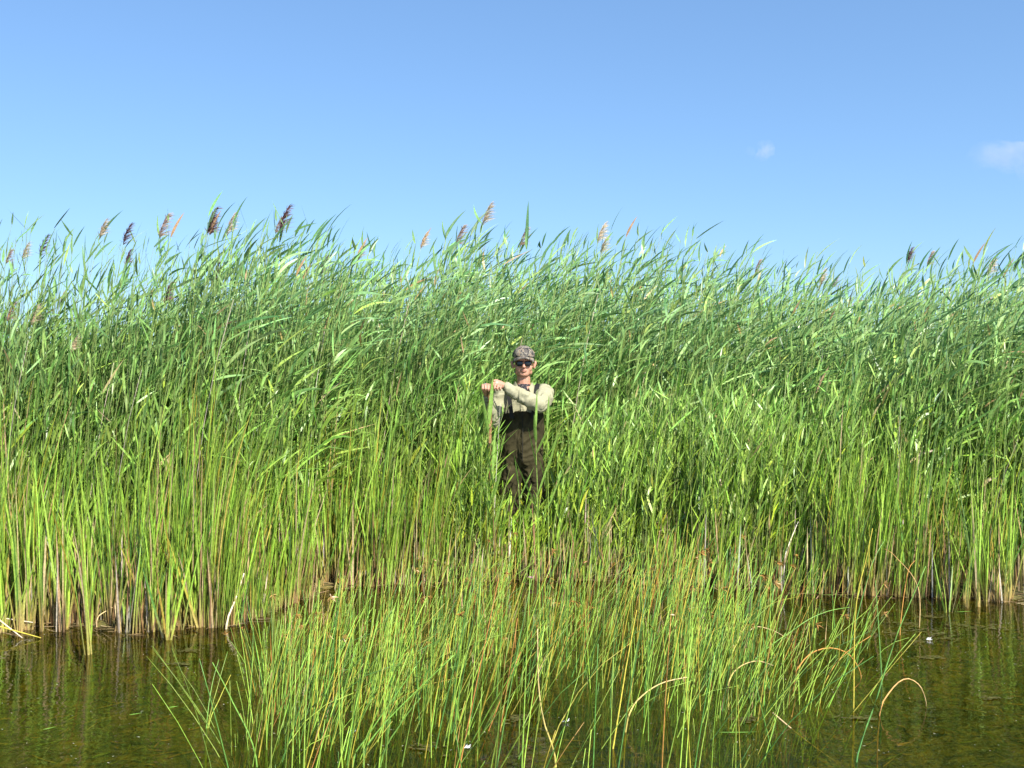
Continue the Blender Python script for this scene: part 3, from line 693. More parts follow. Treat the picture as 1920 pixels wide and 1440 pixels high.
stalk('bent_rush', [(1367, 1350), (1370, 1288), (1392, 1262), (1430, 1253), (1466, 1266)], 4.8, YEL, BT, .0045, 'thick tan rush arching left of the hoop', 'bulrush')
stalk('bent_rush', [(1407, 1183), (1425, 1180), (1460, 1192), (1492, 1212)], 5.6, BT, BT, .0035, 'short pale broken rush hanging over above the arches', 'bulrush', root=False)
stalk('bent_rush', [(1172, 1390), (1185, 1340), (1210, 1315), (1250, 1296), (1300, 1290)], 4.5, YEL, BT, .005, 'long yellowish rush arching right near the bottom centre', 'bulrush')
stalk('bent_rush', [(1150, 1405), (1176, 1262), (1200, 1155), (1243, 1206)], 4.3, YEL, YEL, .0045, 'yellow rush snapped over in a sharp kink', 'bulrush', kink=True)
stalk('bent_rush', [(1043, 1442), (1020, 1355), (1010, 1285), (1008, 1180)], 4.1, YEL, BT, .005, 'long rush with a pale dead tip curving up at the bottom centre', 'bulrush', dy=0)
stalk('fallen_rush', [(1450, 1338), (1500, 1376), (1552, 1409)], 4.6, BT, BT, .004, 'pale straight dead rush lying slanted over the water at the lower right', 'bulrush', root=False, dy=-.25)
stalk('bulrush', [(1400, 1262), (1500, 1182), (1560, 1157), (1612, 1152)], 5.2, GR, GR * 1.2, .0035, 'green rush sweeping out to the right in a long flat curve', 'bulrush')
stalk('bulrush', [(1606, 1440), (1650, 1330), (1700, 1205), (1765, 1075)], 4.15, DK, GR, .0045, 'dark green rush leaning far right, standing in the front water', 'bulrush')
stalk('bulrush', [(1602, 1335), (1612, 1150), (1640, 1050), (1658, 1000)], 4.8, YEL, YEL, .0045, 'tall yellow rush standing upright at the right end of the patch', 'bulrush')
stalk('bulrush', [(1585, 1265), (1640, 1080), (1680, 1020)], 5.4, DK, GR, .004, 'long green rush slanting right beside the tall yellow one', 'bulrush')
stalk('bulrush', [(1655, 1285), (1662, 1100)], 5.2, DK, GR, .005, 'dark green rush standing straight up at the right of the patch', 'bulrush')
stalk('bulrush', [(1690, 1170), (1712, 1080), (1735, 1060)], 6.2, BR, BR, .004, 'orange rush slanting in front of the right bank', 'bulrush')
stalk('bulrush', [(1724, 1108), (1690, 1050), (1675, 1037)], 6.4, BT, BR, .004, 'orange rush leaning left across the dark gap at the right', 'bulrush')
stalk('bulrush', [(480, 1432), (432, 1312), (397, 1243)], 4.1, GR, GR, .0042, 'green rush leaning far left over open water', 'bulrush', dy=0)
stalk('bulrush', [(385, 1372), (386, 1300), (391, 1255)], 4.55, GR, GR, .003, 'upright stem of the small three stemmed rush tuft at the left', 'bulrush')
stalk('bulrush', [(387, 1372), (400, 1290), (408, 1240)], 4.55, YEL, GR, .003, 'middle stem of the small three stemmed rush tuft at the left', 'bulrush')
stalk('bulrush', [(388, 1372), (402, 1320), (414, 1285)], 4.55, GR, YEL, .003, 'right stem of the small three stemmed rush tuft at the left', 'bulrush')
for a, lab in [([(660, 1442), (690, 1380), (780, 1250)], 'first'), ([(680, 1442), (710, 1370), (850, 1230)], 'second'), ([(712, 1442), (750, 1360), (788, 1310)], 'third')]:
    stalk('bulrush', a, 4.1, GR, GR * 1.1, .0048, 'dark green thick rush leaning right at the bottom edge, %s of three from the left' % lab, 'bulrush', dy=0)
stalk('dead_reed_stalk', [(1472, 1050), (1486, 1022), (1508, 984)], 7.5, GREY * 1.3, GREY * 1.5, .006, 'whitish dead stalk leaning right above the bulrushes', 'dead stalk')
stalk('dead_reed_stalk', [(425, 1166), (434, 1130), (445, 1084)], 6.35, TAN, GREY * 1.6, .009, 'white split dead stick leaning right at the left bank', 'dead stalk')
stalk('dead_reed_stalk', [(183, 1157), (205, 1142), (232, 1116)], 6.4, TAN * 1.2, TAN * 1.2, .005, 'pale stalk leaning over at the foot of the left cattails', 'dead stalk')
stalk('dead_reed_stalk', [(-30, 1155), (60, 1168)], 6.3, TAN * 1.2, GREY * 1.4, .006, 'upper pale stalk lying level at the left edge', 'dead stalk', root=False, dy=0)
stalk('dead_reed_stalk', [(-20, 1150), (40, 1197)], 6.1, TAN * 1.2, GREY * 1.4, .006, 'pale stalk slanting down across the lying ones at the left edge', 'dead stalk', root=False, dy=0)
stalk('dead_reed_stalk', [(-30, 1168), (75, 1197)], 6.1, YEL, YEL, .006, 'lower yellowish stalk lying on the water at the left edge', 'dead stalk', root=False, dy=0)
stalk('dead_reed_stalk', [(938, 756), (932, 860), (927, 962)][::-1], 7.95, GREY * 1.2, GREY * 1.2, .0035, 'thin grey dead reed stalk standing in front of the man beside his stick', 'dead stalk', dy=0)

# ------------------------------------------------------------------ small things on the water
def blob_mesh(name, pts, seed, col):
    bm = bmesh.new()
    for (x, y, z, sx, sy, sz) in pts:
        bmesh.ops.create_icosphere(bm, subdivisions=2, radius=1, matrix=Matrix.Translation((x, y, z)) @ Matrix.Diagonal((sx, sy, sz, 1)))
    for v in bm.verts: v.co += mnoise.noise_vector(v.co * 40 + Vector((seed, 0, 0))) * .004
    me = bpy.data.meshes.new(name); bm.to_mesh(me); bm.free(); return me
M_WHITE = simple_mat('feather_white', (.75, .74, .7), .6); M_PINK = simple_mat('petal_pink', (.55, .10, .38), .5)
for px, py, lab in [(655, 1378, 'small white feather on the water at the bottom left of the rushes'), (872, 1406, 'white feather on the water near the bottom centre'),
                    (1742, 1202, 'white speck of feather floating in the open water at the right'), (1057, 1357, 'tiny white feather caught low in the centre rushes')]:
    D = Dw(py); B = Blades(); rr = np.random.default_rng(px); n = 9
    B.add(np.stack([np.linspace(-.012, .012, n), np.zeros(n), np.full(n, .004)], -1), unit(np.stack([np.full(n, .5), rr.normal(0, .7, n), rr.random(n) * .8], -1)), [[.2, 0, .1]], .02, .006, rr.normal(0, .4, n), [.75, .74, .7], [.8, .8, .78])
    tag(obj('feather', mesh_from('feather', *B.arrays(3, 'leaf')), M_DRY), lab, 'feather').location = ((px - 960) / F * D, D, 0)
# pink flower at the foot of the bank
fl = empty('flower', P(996, 1086, 7.7), 0); tag(fl, 'small magenta flower among litter at the man\'s feet', 'flower')
for k in range(9):
    a = k * 2.4; B = Blades(); B.add(np.zeros((1, 3)), [[math.cos(a) * .7, math.sin(a) * .7, .7]], [[math.cos(a) * .2, 0, -.1]], .03, .018, 0, (.5, .08, .34), (.62, .2, .5)); obj('petal', mesh_from('petal', *B.arrays(4, 'leaf')), M_PLUME, fl)
gz = float(ground_z(fl.location.x, 7.7)); obj('stem', mesh_from('flower_stem', *tubes(np.array([[[0, 0, gz - fl.location.z - .02], [0, 0, 0]]]), np.array([[.002, .0015]]), np.tile(GR, (1, 2, 1)), 4)), M_RUSH, fl)
# algae mats floating right
r = np.random.default_rng(80); Vv = []; Ff = []; Cc = []; off = 0
for px, py, sx, sy in [(1750, 1182, .30, .12), (1700, 1172, .2, .08), (1810, 1175, .16, .06), (1860, 1180, .16, .05), (1720, 1205, .16, .05), (1780, 1200, .18, .04), (1860, 1312, .07, .02), (1610, 1350, .12, .03), (1760, 1190, .2, .07), (1680, 1190, .12, .04), (800, 1405, .09, .03), (970, 1350, .06, .03), (1395, 1352, .1, .03), (1745, 1158, .1, .03), (1740, 1235, .12, .02), (330, 1247, .1, .02), (350, 1222, .08, .02)]:
    D = Dw(py); cx = (px - 960) / F * D
    for _ in range(45):
        a, rr = r.uniform(0, 6.28), abs(r.normal(0, .55)); x0, y0 = cx + math.cos(a) * rr * sx, D + math.sin(a) * rr * sy * 2; s = r.uniform(.003, .009)
        k = 9; an = np.arange(k) * 2 * math.pi / k; rad = s * r.uniform(.5, 1.3, k)
        Vv.append(np.stack([x0 + np.cos(an) * rad * 1.8, y0 + np.sin(an) * rad, np.full(k, .003 + r.random() * .004)], -1)); Ff.append(np.arange(k) + off); off += k; Cc.append(np.tile(vary([.07, .065, .018], r, 1), (k, 1)))
tag(obj('algae', mesh_from('algae', np.concatenate(Vv), [np.array(Ff)], np.concatenate(Cc), False), M_DRY), 'olive brown algae scum floating in patches on the open water', 'algae', None, 'stuff')
# weed lying on the bottom and specks on the surface
r = np.random.default_rng(83); n = 5200; px = r.uniform(-150, 2070, n); y = r.uniform(3.6, 7.6, n); x = (px - 960) / F * y; k = (y < shore(x) - .05) & (vnoise(x, y, .4, 21) > .38); x, y = x[k], y[k]; n = len(x)
az = r.uniform(0, 6.28, n); d = np.stack([np.cos(az), np.sin(az), r.normal(.08, .12, n)], -1); c = np.where((r.random(n) < .5)[:, None], vary([.13, .17, .03], r, n, .4), vary([.26, .18, .05], r, n, .4))
B = Blades(); B.add(np.stack([x, y, ground_z(x, y) + .012], -1), d, np.stack([r.normal(0, .4, n), r.normal(0, .4, n), -d[:, 2]], -1), .04 + .16 * r.random(n) ** 2, .004 + .006 * r.random(n), r.normal(0, .5, n), c, c)
tag(obj('submerged_weed', mesh_from('submerged_weed', *B.arrays(4, 'strap')), M_DRY), 'green and brown weed strands lying on the shallow pond bottom', 'water weed', None, 'stuff')
n = 420; px = r.uniform(0, 1920, n); y = r.uniform(4, 7.4, n); x = (px - 960) / F * y; k = y < shore(x) - .03; x, y = x[k], y[k]; n = len(x); az = r.uniform(0, 6.28, n)
B = Blades(); c = vary([.34, .32, .22], r, n, .4); B.add(np.stack([x, y, np.full(n, .004)], -1), np.stack([np.cos(az), np.sin(az), np.full(n, .05)], -1), np.zeros(3), .006 + .014 * r.random(n) ** 3, .004, 0, c, c)
tag(obj('floating_specks', mesh_from('floating_specks', *B.arrays(2, 'strap')), M_DRY), 'tiny pale bits of plant fluff scattered on the water', 'debris', None, 'stuff')
# floating green leaf blades
r = np.random.default_rng(81)
for px, py, ln, a, lab in [(1540, 1118, .28, .02, 'bright green reed leaf floating flat left of the right bank'), (1500, 1115, .2, .05, 'shorter bright green leaf floating beside the long one'), (1795, 1150, .12, .1, 'pale green leaf floating at the foot of the small cattail'),
                         (240, 1345, .06, .6, 'small green leaf floating in the dark water at the left'), (315, 1331, .05, .6, 'second small green leaf floating in the dark water at the left'), (1350, 1378, .18, -.1, 'green leaf floating at the lower right of the rushes'), (78, 1373, .07, .9, 'thin pale leaf floating near the left edge')]:
    D = Dw(py); B = Blades(); B.add(np.zeros((1, 3)), [[math.cos(a), math.sin(a) * .6, 0]], [[0, .1, 0]], ln, .012, 0.0, GR * 1.2, GR * 1.4)
    tag(obj('floating_leaf', mesh_from('floating_leaf', *B.arrays(5, 'leaf', .1)), M_LEAF), lab, 'leaf').location = ((px - 960) / F * D, D, .008)

# ------------------------------------------------------------------ the man
def spheres(chains, sub=2):
    bm = bmesh.new()
    for pts in chains:                            # pts: list of (x,y,z, rx,ry,rz)
        for i in range(len(pts) - 1 if len(pts) > 1 else 1):
            a = np.array(pts[i]); b_ = np.array(pts[min(i + 1, len(pts) - 1)])
            a = np.concatenate([a, [a[3]] * (6 - len(a))]); b_ = np.concatenate([b_, [b_[3]] * (6 - len(b_))])
            L = np.linalg.norm(a[:3] - b_[:3]); m = max(1, int(L / (min(a[3:].min(), b_[3:].min()) * .28)))
            for k in range(m + 1):
                f = k / m; c = a * (1 - f) + b_ * f
                bmesh.ops.create_icosphere(bm, subdivisions=sub, radius=1, matrix=Matrix.Translation(c[:3]) @ Matrix.Diagonal((*c[3:6], 1)))
    me = bpy.data.meshes.new('t'); bm.to_mesh(me); bm.free(); return me
def remesh(me, name, vox, smooth_it=3, fac=.5):
    o = bpy.data.objects.new('tmp', me); COL.objects.link(o)
    md = o.modifiers.new('r', 'REMESH'); md.mode = 'VOXEL'; md.voxel_size = vox
    s = o.modifiers.new('s', 'SMOOTH'); s.iterations = smooth_it; s.factor = fac
    dg = bpy.context.evaluated_depsgraph_get(); dg.update()
    m2 = bpy.data.meshes.new_from_object(o.evaluated_get(dg)); m2.name = name
    bpy.data.objects.remove(o); m2.materials.clear()
    for p in m2.polygons: p.use_smooth = True
    return m2
def verts_of(me):
    v = np.empty(len(me.vertices) * 3, np.float32); me.vertices.foreach_get('co', v); return v.reshape(-1, 3).astype(float)
def normals_of(me):
    v = np.empty(len(me.vertices) * 3, np.float32); me.vertices.foreach_get('normal', v); return v.reshape(-1, 3).astype(float)
def set_verts(me, v): me.vertices.foreach_set('co', v.astype(np.float32).ravel()); me.update()

man = empty('person', (MAN_X, MAN_Y, 0.03), 0)
tag(man, 'man in camouflage cap, sunglasses, tan shirt and brown waders leaning on a stick', 'person')
HX, HZ = 0.012, 1.665          # head centre (local)
# hands: his left hand (arm across the chest) and right hand on the stick head
def finger(kn, fwd, down, curl, L, rad, sx=0.0):
    p = [np.array(kn)]; p.append(p[-1] + np.array([sx, -fwd, -down * .3]) * L); p.append(p[-1] + np.array([sx, -curl * .35, -down * 1.0]) * L * .8); p.append(p[-1] + np.array([sx, curl * .6, -down * .8]) * L * .6)
    return [(*q_, rad * (1 - .07 * k), rad * (1 - .07 * k), rad * (1 - .07 * k)) for k, q_ in enumerate(p)]
SH_L, EL_L, WR_L = (0.185, 0.0, 1.445), (0.125, -0.235, 1.335), (-0.150, -0.315, 1.492)
SH_R, EL_R, WR_R = (-0.165, 0.0, 1.435), (-0.235, -0.10, 1.20), (-0.285, -0.28, 1.415)
body = [
    [(HX, .012, HZ + .045, .080, .094, .080), (HX, .0, HZ + .01, .079, .086, .080)],                    # skull
    [(HX, -.010, HZ - .020, .076, .075, .055), (HX, -.018, HZ - .050, .070, .062, .045), (HX, -.044, HZ - .078, .046, .036, .028)],               # jaw, chin
    [(HX - .046, -.045, HZ - .028, .026, .024, .032)], [(HX + .046, -.045, HZ - .028, .026, .024, .032)],  # cheeks
    [(HX - .054, -.015, HZ - .062, .020, .030, .026)], [(HX + .054, -.015, HZ - .062, .020, .030, .026)],  # jaw corners
    [(HX, -.082, HZ + .022, .010, .010, .01), (HX, -.100, HZ - .008, .011, .012, .010), (HX, -.104, HZ - .020, .013, .013, .010)],  # nose
    [(HX - .012, -.093, HZ - .022, .009, .010, .007)], [(HX + .012, -.093, HZ - .022, .009, .010, .007)],
    [(HX - .020, -.082, HZ - .048, .007, .007, .0045), (HX, -.089, HZ - .046, .009, .009, .005), (HX + .020, -.082, HZ - .048, .007, .007, .0045)],  # upper lip
    [(HX - .016, -.080, HZ - .057, .007, .007, .0045), (HX, -.086, HZ - .058, .009, .009, .006), (HX + .016, -.080, HZ - .057, .007, .007, .0045)],
    [(HX - .03, -.074, HZ + .042, .022, .014, .010)], [(HX + .03, -.074, HZ + .042, .022, .014, .010)],  # brows
    [(HX - .098, .012, HZ + .012, .013, .016, .024), (HX - .088, .004, HZ - .018, .010, .012, .018)], [(HX + .098, .012, HZ + .012, .013, .016, .024), (HX + .088, .004, HZ - .018, .010, .012, .018)],  # ears
    [(HX, .012, HZ - .05, .058, .058, .05), (HX, .018, 1.50, .060, .060, .05), (HX, .02, 1.46, .085, .07, .04)],  # neck
    [(0, .02, 1.40, .17, .095, .09), (0, .015, 1.22, .155, .10, .10), (0, .01, 1.02, .14, .10, .1), (0, .01, .90, .15, .105, .09)],  # trunk
    [(*SH_L, .052), (*EL_L, .042)], [(*EL_L, .042), (*WR_L, .027, .027, .027)],
    [(*SH_R, .052), (*EL_R, .042)], [(*EL_R, .042), (*WR_R, .027, .027, .027)],
    [(-.09, .0, .86, .085), (-.115, .0, .47, .058), (-.135, .01, .10, .042), (-.14, -.10, .04, .04)],
    [(.085, .0, .86, .085), (.105, .0, .47, .058), (.125, .01, .10, .042), (.135, -.10, .04, .04)],
    # left hand
    [(*WR_L, .026, .024, .026), (-.190, -.335, 1.502, .034, .024, .037), (-.212, -.350, 1.500, .032, .022, .038)],
    # right hand
    [(*WR_R, .026, .024, .026), (-.290, -.318, 1.462, .038, .024, .036), (-.290, -.335, 1.487, .041, .024, .027)],
]
for k in range(4):
    body.append(finger((-.238 + k * .0225, -.362 - .004 * k, 1.512 - .006 * k), .9, .9, 1.0, [.029, .033, .032, .026][k], .0100, -.15))
    body.append(finger((-.322 + k * .0215, -.350, 1.498 + [0, .004, .004, 0][k]), .9, 1.0, 1.0, [.026, .031, .033, .029][k], .0100, .05))
body.append([(-.185, -.335, 1.520, .012), (-.205, -.350, 1.535, .0105), (-.228, -.365, 1.533, .0095)])
body.append([(-.262, -.325, 1.475, .012), (-.250, -.350, 1.478, .0105), (-.252, -.372, 1.468, .0095)])
bme = remesh(spheres(body), 'body', .0042, 2, .5)
V = verts_of(bme); d_ = V - np.array([HX, -.086, HZ - .052]); lip = np.exp(-((d_[:, 0] / .024) ** 2 + (d_[:, 1] / .014) ** 2 + (d_[:, 2] / .0085) ** 2) * 1.2)
skin = np.array([.42, .215, .14]); C = np.tile(skin, (len(V), 1)); C = C * (1 - lip[:, None] * .65) + np.array([.42, .13, .12]) * lip[:, None] * .65
nosec = np.exp(-(((V - np.array([HX, -.1, HZ - .012])) / .028) ** 2).sum(1)); C = C * (1 - nosec[:, None] * .35) + np.array([.50, .19, .14]) * nosec[:, None] * .35
mouth = np.exp(-((d_[:, 0] / .022) ** 4 + (d_[:, 1] / .02) ** 4 + (d_[:, 2] / .0028) ** 2)); C *= (1 - .6 * mouth[:, None])
a = bme.attributes.new('tint', 'FLOAT_COLOR', 'POINT'); C4 = np.ones((len(V), 4), np.float32); C4[:, :3] = C; a.data.foreach_set('color', C4.ravel())
sm, n, l, b, out = new_mat('skin'); at = n.new('ShaderNodeAttribute'); at.attribute_name = 'tint'
nz = n.new('ShaderNodeTexNoise'); nz.inputs['Scale'].default_value = 45; tcn = n.new('ShaderNodeTexCoord'); l.new(tcn.outputs['Object'], nz.inputs['Vector'])
mr = n.new('ShaderNodeMapRange'); mr.inputs['To Min'].default_value = .8; mr.inputs['To Max'].default_value = 1.15; l.new(nz.outputs['Fac'], mr.inputs['Value'])
hv = n.new('ShaderNodeHueSaturation'); l.new(at.outputs['Color'], hv.inputs['Color']); l.new(mr.outputs[0], hv.inputs['Value']); l.new(hv.outputs[0], b.inputs['Base Color'])
b.inputs['Roughness'].default_value = .5; b.inputs['Subsurface Weight'].default_value = .12; b.inputs['Subsurface Radius'].default_value = (.01, .004, .002); b.inputs['Subsurface Scale'].default_value = .5
obj('body', bme, sm, man)

def fabric(name, col, col2, scale=8, bump=.3):
    return simple_mat(name, col, .85, .15, col2, scale, bump, 300, .3, .7)
M_SHIRT = fabric('tan_shirt_cloth', (.25, .24, .15), (.33, .315, .21)); M_WADER = fabric('brown_wader_cloth', (.022, .019, .008), (.046, .039, .017), 6)
M_STRAP = fabric('black_strap', (.012, .012, .012), (.02, .02, .02)); M_UNDER = simple_mat('dark_pattern_cloth', (.015, .015, .02), .8, .2, (.16, .14, .14), 60, 0, 1, .5, .62)
def folds(me, amp, seed, axis_pts=None, freq=55):
    V = verts_of(me); N = normals_of(me); out_ = np.empty(len(V))
    for i, v in enumerate(V):
        q_ = Vector((v[0] * 9, v[1] * 9, v[2] * 6 + seed)); w_ = mnoise.noise(q_) * 1.5
        s_ = mnoise.noise(Vector((v[0] * 22 + w_ * 2, v[1] * 16, v[2] * 15 + seed + w_)))
        out_[i] = (1 - abs(s_) * 2.4) * .6 + w_ * .35
    set_verts(me, V + N * (out_ * amp)[:, None])
# shirt: trunk top, sleeves with cuffs
shirt = [
    [(0, .02, 1.385, .178, .105, .085), (0, .015, 1.25, .172, .112, .08), (0, .01, 1.10, .16, .115, .08)],
    [(-.07, .02, 1.455, .055, .06, .035), (.08, .02, 1.46, .055, .06, .035)],
    [(SH_L[0] + .005, .0, 1.435, .070), (.178, -.13, 1.385, .074), (EL_L[0] + .013, EL_L[1], EL_L[2], .063), (.03, -.272, 1.388, .055), (-.075, -.298, 1.447, .051), (-.122, -.308, 1.474, .042)],
    [(*SH_R, .066), (EL_R[0], EL_R[1], EL_R[2], .056), (-.272, -.22, 1.34, .046), (-.283, -.262, 1.385, .038)],
]
sme = remesh(spheres(shirt), 'shirt', .006, 3, .5); folds(sme, .015, 3.0); obj('shirt', sme, M_SHIRT, man)
for (wx, wy, wz, rr_, ax) in [(-.128, -.310, 1.478, .039, (-.9, -.15, .45)), (-.284, -.266, 1.392, .037, (-.15, -.6, .78))]:
    A = Vector(ax).normalized().to_track_quat('Z', 'Y').to_matrix().to_4x4(); bm = bmesh.new()
    bmesh.ops.create_cone(bm, cap_ends=False, segments=20, radius1=rr_, radius2=rr_ * .96, depth=.035, matrix=Matrix.Translation((wx, wy, wz)) @ A)
    me = bpy.data.meshes.new('cuff'); bm.to_mesh(me); bm.free(); o = obj('cuff', me, M_SHIRT, man); so = o.modifiers.new('s', 'SOLIDIFY'); so.thickness = .004
# undershirt (dark neckerchief) and collar
ume = remesh(spheres([[(HX, .012, 1.492, .066, .066, .022)], [(HX, -.055, 1.455, .035, .035, .035)], [(HX, -.09, 1.43, .018, .02, .03)]]), 'neckerchief', .006, 2); obj('neckerchief', ume, M_UNDER, man)
def flap(s):
    pts = [(s * .070 + HX, .05, 1.505), (s * .078 + HX, .0, 1.505), (s * .070 + HX, -.05, 1.490), (s * .045 + HX, -.098, 1.455)]
    low = [(s * .095 + HX, .06, 1.475), (s * .112 + HX, .0, 1.470), (s * .108 + HX, -.065, 1.447), (s * .070 + HX, -.122, 1.400)]
    top = [(p[0] * .93 + HX * .07, p[1] * .95, p[2] + .028) for p in pts]
    bm = bmesh.new(); rows = [[bm.verts.new(p) for p in rr_] for rr_ in ([(p[0], p[1], p[2] - .02) for p in top], top, pts, low)]
    for a_, b_ in zip(rows[:-1], rows[1:]):
        for i in range(3): bm.faces.new((a_[i], a_[i + 1], b_[i + 1], b_[i]))
    me = bpy.data.meshes.new('collar'); bm.to_mesh(me); bm.free()
    for p in me.polygons: p.use_smooth = True
    o = obj('collar', me, M_SHIRT, man); o.modifiers.new('s', 'SOLIDIFY').thickness = .005; o.modifiers.new('b', 'SUBSURF').render_levels = 2
flap(-1); flap(1)
# waders
wad = [
    [(0, .01, 1.255, .184, .130, .03), (0, .01, 1.10, .185, .135, .08), (0, .01, .96, .178, .135, .1), (0, .01, .88, .175, .13, .09)],
    [(-.09, .0, .84, .100), (-.115, -.01, .50, .084), (-.135, .01, .16, .072), (-.135, .0, .06, .060, .07, .06), (-.14, -.11, .03, .055, .07, .045)],
    [(.085, .0, .84, .100), (.105, -.01, .50, .084), (.125, .01, .16, .072), (.128, .0, .06, .060, .07, .06), (.135, -.11, .03, .055, .07, .045)],
]
wme = remesh(spheres(wad), 'waders', .008, 3, .5); folds(wme, .020, 9.0); obj('waders', wme, M_WADER, man)
obj('seam', mesh_from('seam', *tubes(spline([(0.0, -.142, 1.27), (0.004, -.146, 1.10), (0.0, -.150, .96), (0.0, -.128, .86)], 14)[None], np.full((1, 14), .003), np.zeros((1, 14, 3)), 6)), M_STRAP, man)
# chest pocket of the waders with its flap, belt
def box_mesh(name, c, s, bev=.006):
    bm = bmesh.new(); bmesh.ops.create_cube(bm, size=1, matrix=Matrix.Translation(c) @ Matrix.Diagonal((*s, 1))); bmesh.ops.bevel(bm, geom=bm.edges[:], offset=bev, segments=2, affect='EDGES', profile=.6)
    me = bpy.data.meshes.new(name); bm.to_mesh(me); bm.free(); return me
# straps over both shoulders
def strap(pts, w):
    c = spline(pts, 22); bm = bmesh.new(); pv = None
    for i in range(len(c)):
        v1, v2 = bm.verts.new(c[i] + np.array([-w, 0, 0])), bm.verts.new(c[i] + np.array([w, 0, 0]))
        if pv: bm.faces.new((pv[0], pv[1], v2, v1))
        pv = (v1, v2)
    me = bpy.data.meshes.new('strap'); bm.to_mesh(me); bm.free()
    o = obj('strap', me, M_STRAP, man); o.modifiers.new('s', 'SOLIDIFY').thickness = .005
strap([(.085, -.135, 1.22), (.10, -.128, 1.34), (.118, -.092, 1.45), (.13, -.03, 1.502), (.125, .06, 1.49), (.08, .13, 1.36), (.05, .14, 1.2)], .017)
strap([(-.085, -.135, 1.22), (-.10, -.128, 1.34), (-.118, -.092, 1.445), (-.13, -.03, 1.500), (-.125, .06, 1.49), (-.08, .13, 1.36), (-.05, .14, 1.2)], .017)
# hair at the sides
hme = remesh(spheres([[(HX - .072, .01, HZ + .045, .010, .03, .022)], [(HX + .072, .01, HZ + .045, .010, .03, .022)], [(HX, .06, HZ + .02, .070, .045, .05)]]), 'hair', .005, 1)
obj('hair', hme, simple_mat('grey_hair', (.30, .28, .25), .8, .2, (.45, .43, .4), 120, .6, 300), man)
# cap
cm, n, l, b, out = new_mat('camouflage_cloth'); tcn = n.new('ShaderNodeTexCoord')
v1 = n.new('ShaderNodeTexNoise'); v1.inputs['Scale'].default_value = 24; v1.inputs['Detail'].default_value = 4; v1.inputs['Distortion'].default_value = 1.5
l.new(tcn.outputs['Object'], v1.inputs['Vector']); cr = n.new('ShaderNodeValToRGB'); cr.color_ramp.interpolation = 'CONSTANT'; e = cr.color_ramp.elements
e[0].position = 0; e[0].color = (.02, .018, .018, 1); e[1].position = .42; e[1].color = (.075, .066, .058, 1)
for p_, c_ in [(.48, (.14, .125, .11)), (.53, (.25, .225, .16)), (.58, (.20, .10, .045)), (.61, (.12, .105, .115)), (.66, (.32, .29, .24))]: q_ = e.new(p_); q_.color = (*c_, 1)
l.new(v1.outputs['Fac'], cr.inputs[0]); l.new(cr.outputs[0], b.inputs['Base Color']); b.inputs['Roughness'].default_value = .9
cap_bm = bmesh.new(); bmesh.ops.create_uvsphere(cap_bm, u_segments=36, v_segments=22, radius=1)
bmesh.ops.delete(cap_bm, geom=[v for v in cap_bm.verts if v.co.z < -.12], context='VERTS')
for v in cap_bm.verts:
    x_, y_, z_ = v.co; sq = 1 + .10 * max(0, 1 - abs(z_ - .45) * 2); v.co = Vector((HX + x_ * .091 * sq, .008 + y_ * .106 * sq, HZ + .060 + z_ * .096 + (.006 if y_ < 0 else 0) * z_))
me = bpy.data.meshes.new('cap_crown'); cap_bm.to_mesh(me); cap_bm.free()
for p in me.polygons: p.use_smooth = True
cap = obj('cap', me, cm, man); cap.modifiers.new('s', 'SOLIDIFY').thickness = .004
bm = bmesh.new(); rows = []
for j in range(7):
    f = j / 6; row = []
    for i in range(17):
        a_ = RAD(-72 + 144 * i / 16); rx, ry = .088 + .004 * f, .098 + .066 * f * math.cos(a_) ** .6 if math.cos(a_) > 0 else .098
        xx_ = math.sin(a_) * rx; yy = -math.cos(a_) * ry + .01
        row.append(bm.verts.new((HX + xx_, yy, HZ + .064 - .016 * f - .034 * (xx_ / .083) ** 2 * (.5 + .5 * f))))
    rows.append(row)
for a_, b_ in zip(rows[:-1], rows[1:]):
    for i in range(16): bm.faces.new((a_[i], a_[i + 1], b_[i + 1], b_[i]))
me = bpy.data.meshes.new('brim'); bm.to_mesh(me); bm.free()
for p in me.polygons: p.use_smooth = True
br = obj('brim', me, cm, cap); br.modifiers.new('s', 'SOLIDIFY').thickness = .005
bm = bmesh.new(); bmesh.ops.create_uvsphere(bm, u_segments=12, v_segments=8, radius=.008, matrix=Matrix.Translation((HX, .008, HZ + .153)) @ Matrix.Diagonal((1, 1, .5, 1))); me = bpy.data.meshes.new('button'); bm.to_mesh(me); bm.free(); obj('button', me, cm, cap)
# sunglasses
M_LENS = simple_mat('black_lens', (.008, .008, .008), .08, .6); M_WIRE = simple_mat('dark_wire', (.05, .05, .05), .3, .5, metal=.8)
gl_ = obj('sunglasses', mesh_from('frame', *tubes(np.array([[(HX - .012, -.104, HZ + .022), (HX - .006, -.106, HZ + .026), (HX + .006, -.106, HZ + .026), (HX + .012, -.104, HZ + .022)]]), np.full((1, 4), .0018), np.zeros((1, 4, 3)), 6)), M_WIRE, man)
for s in (-1, 1):
    bm = bmesh.new(); bmesh.ops.create_uvsphere(bm, u_segments=24, v_segments=12, radius=1)
    for v in bm.verts:
        x_, y_, z_ = v.co; v.co = Vector((HX + s * .036 + x_ * .030, -.096 + y_ * .005 + .35 * (abs(s * .036 + x_ * .030) ** 2) * 10, HZ + .010 + z_ * (.027 if z_ < 0 else .020)))
    me = bpy.data.meshes.new('lens'); bm.to_mesh(me); bm.free()
    for p in me.polygons: p.use_smooth = True
    obj('lens', me, M_LENS, gl_)
    obj('temple', mesh_from('temple', *tubes(np.array([[(HX + s * .060, -.085, HZ + .022), (HX + s * .081, -.05, HZ + .024), (HX + s * .088, .01, HZ + .022)]]), np.full((1, 3), .0018), np.zeros((1, 3, 3)), 6)), M_WIRE, gl_)
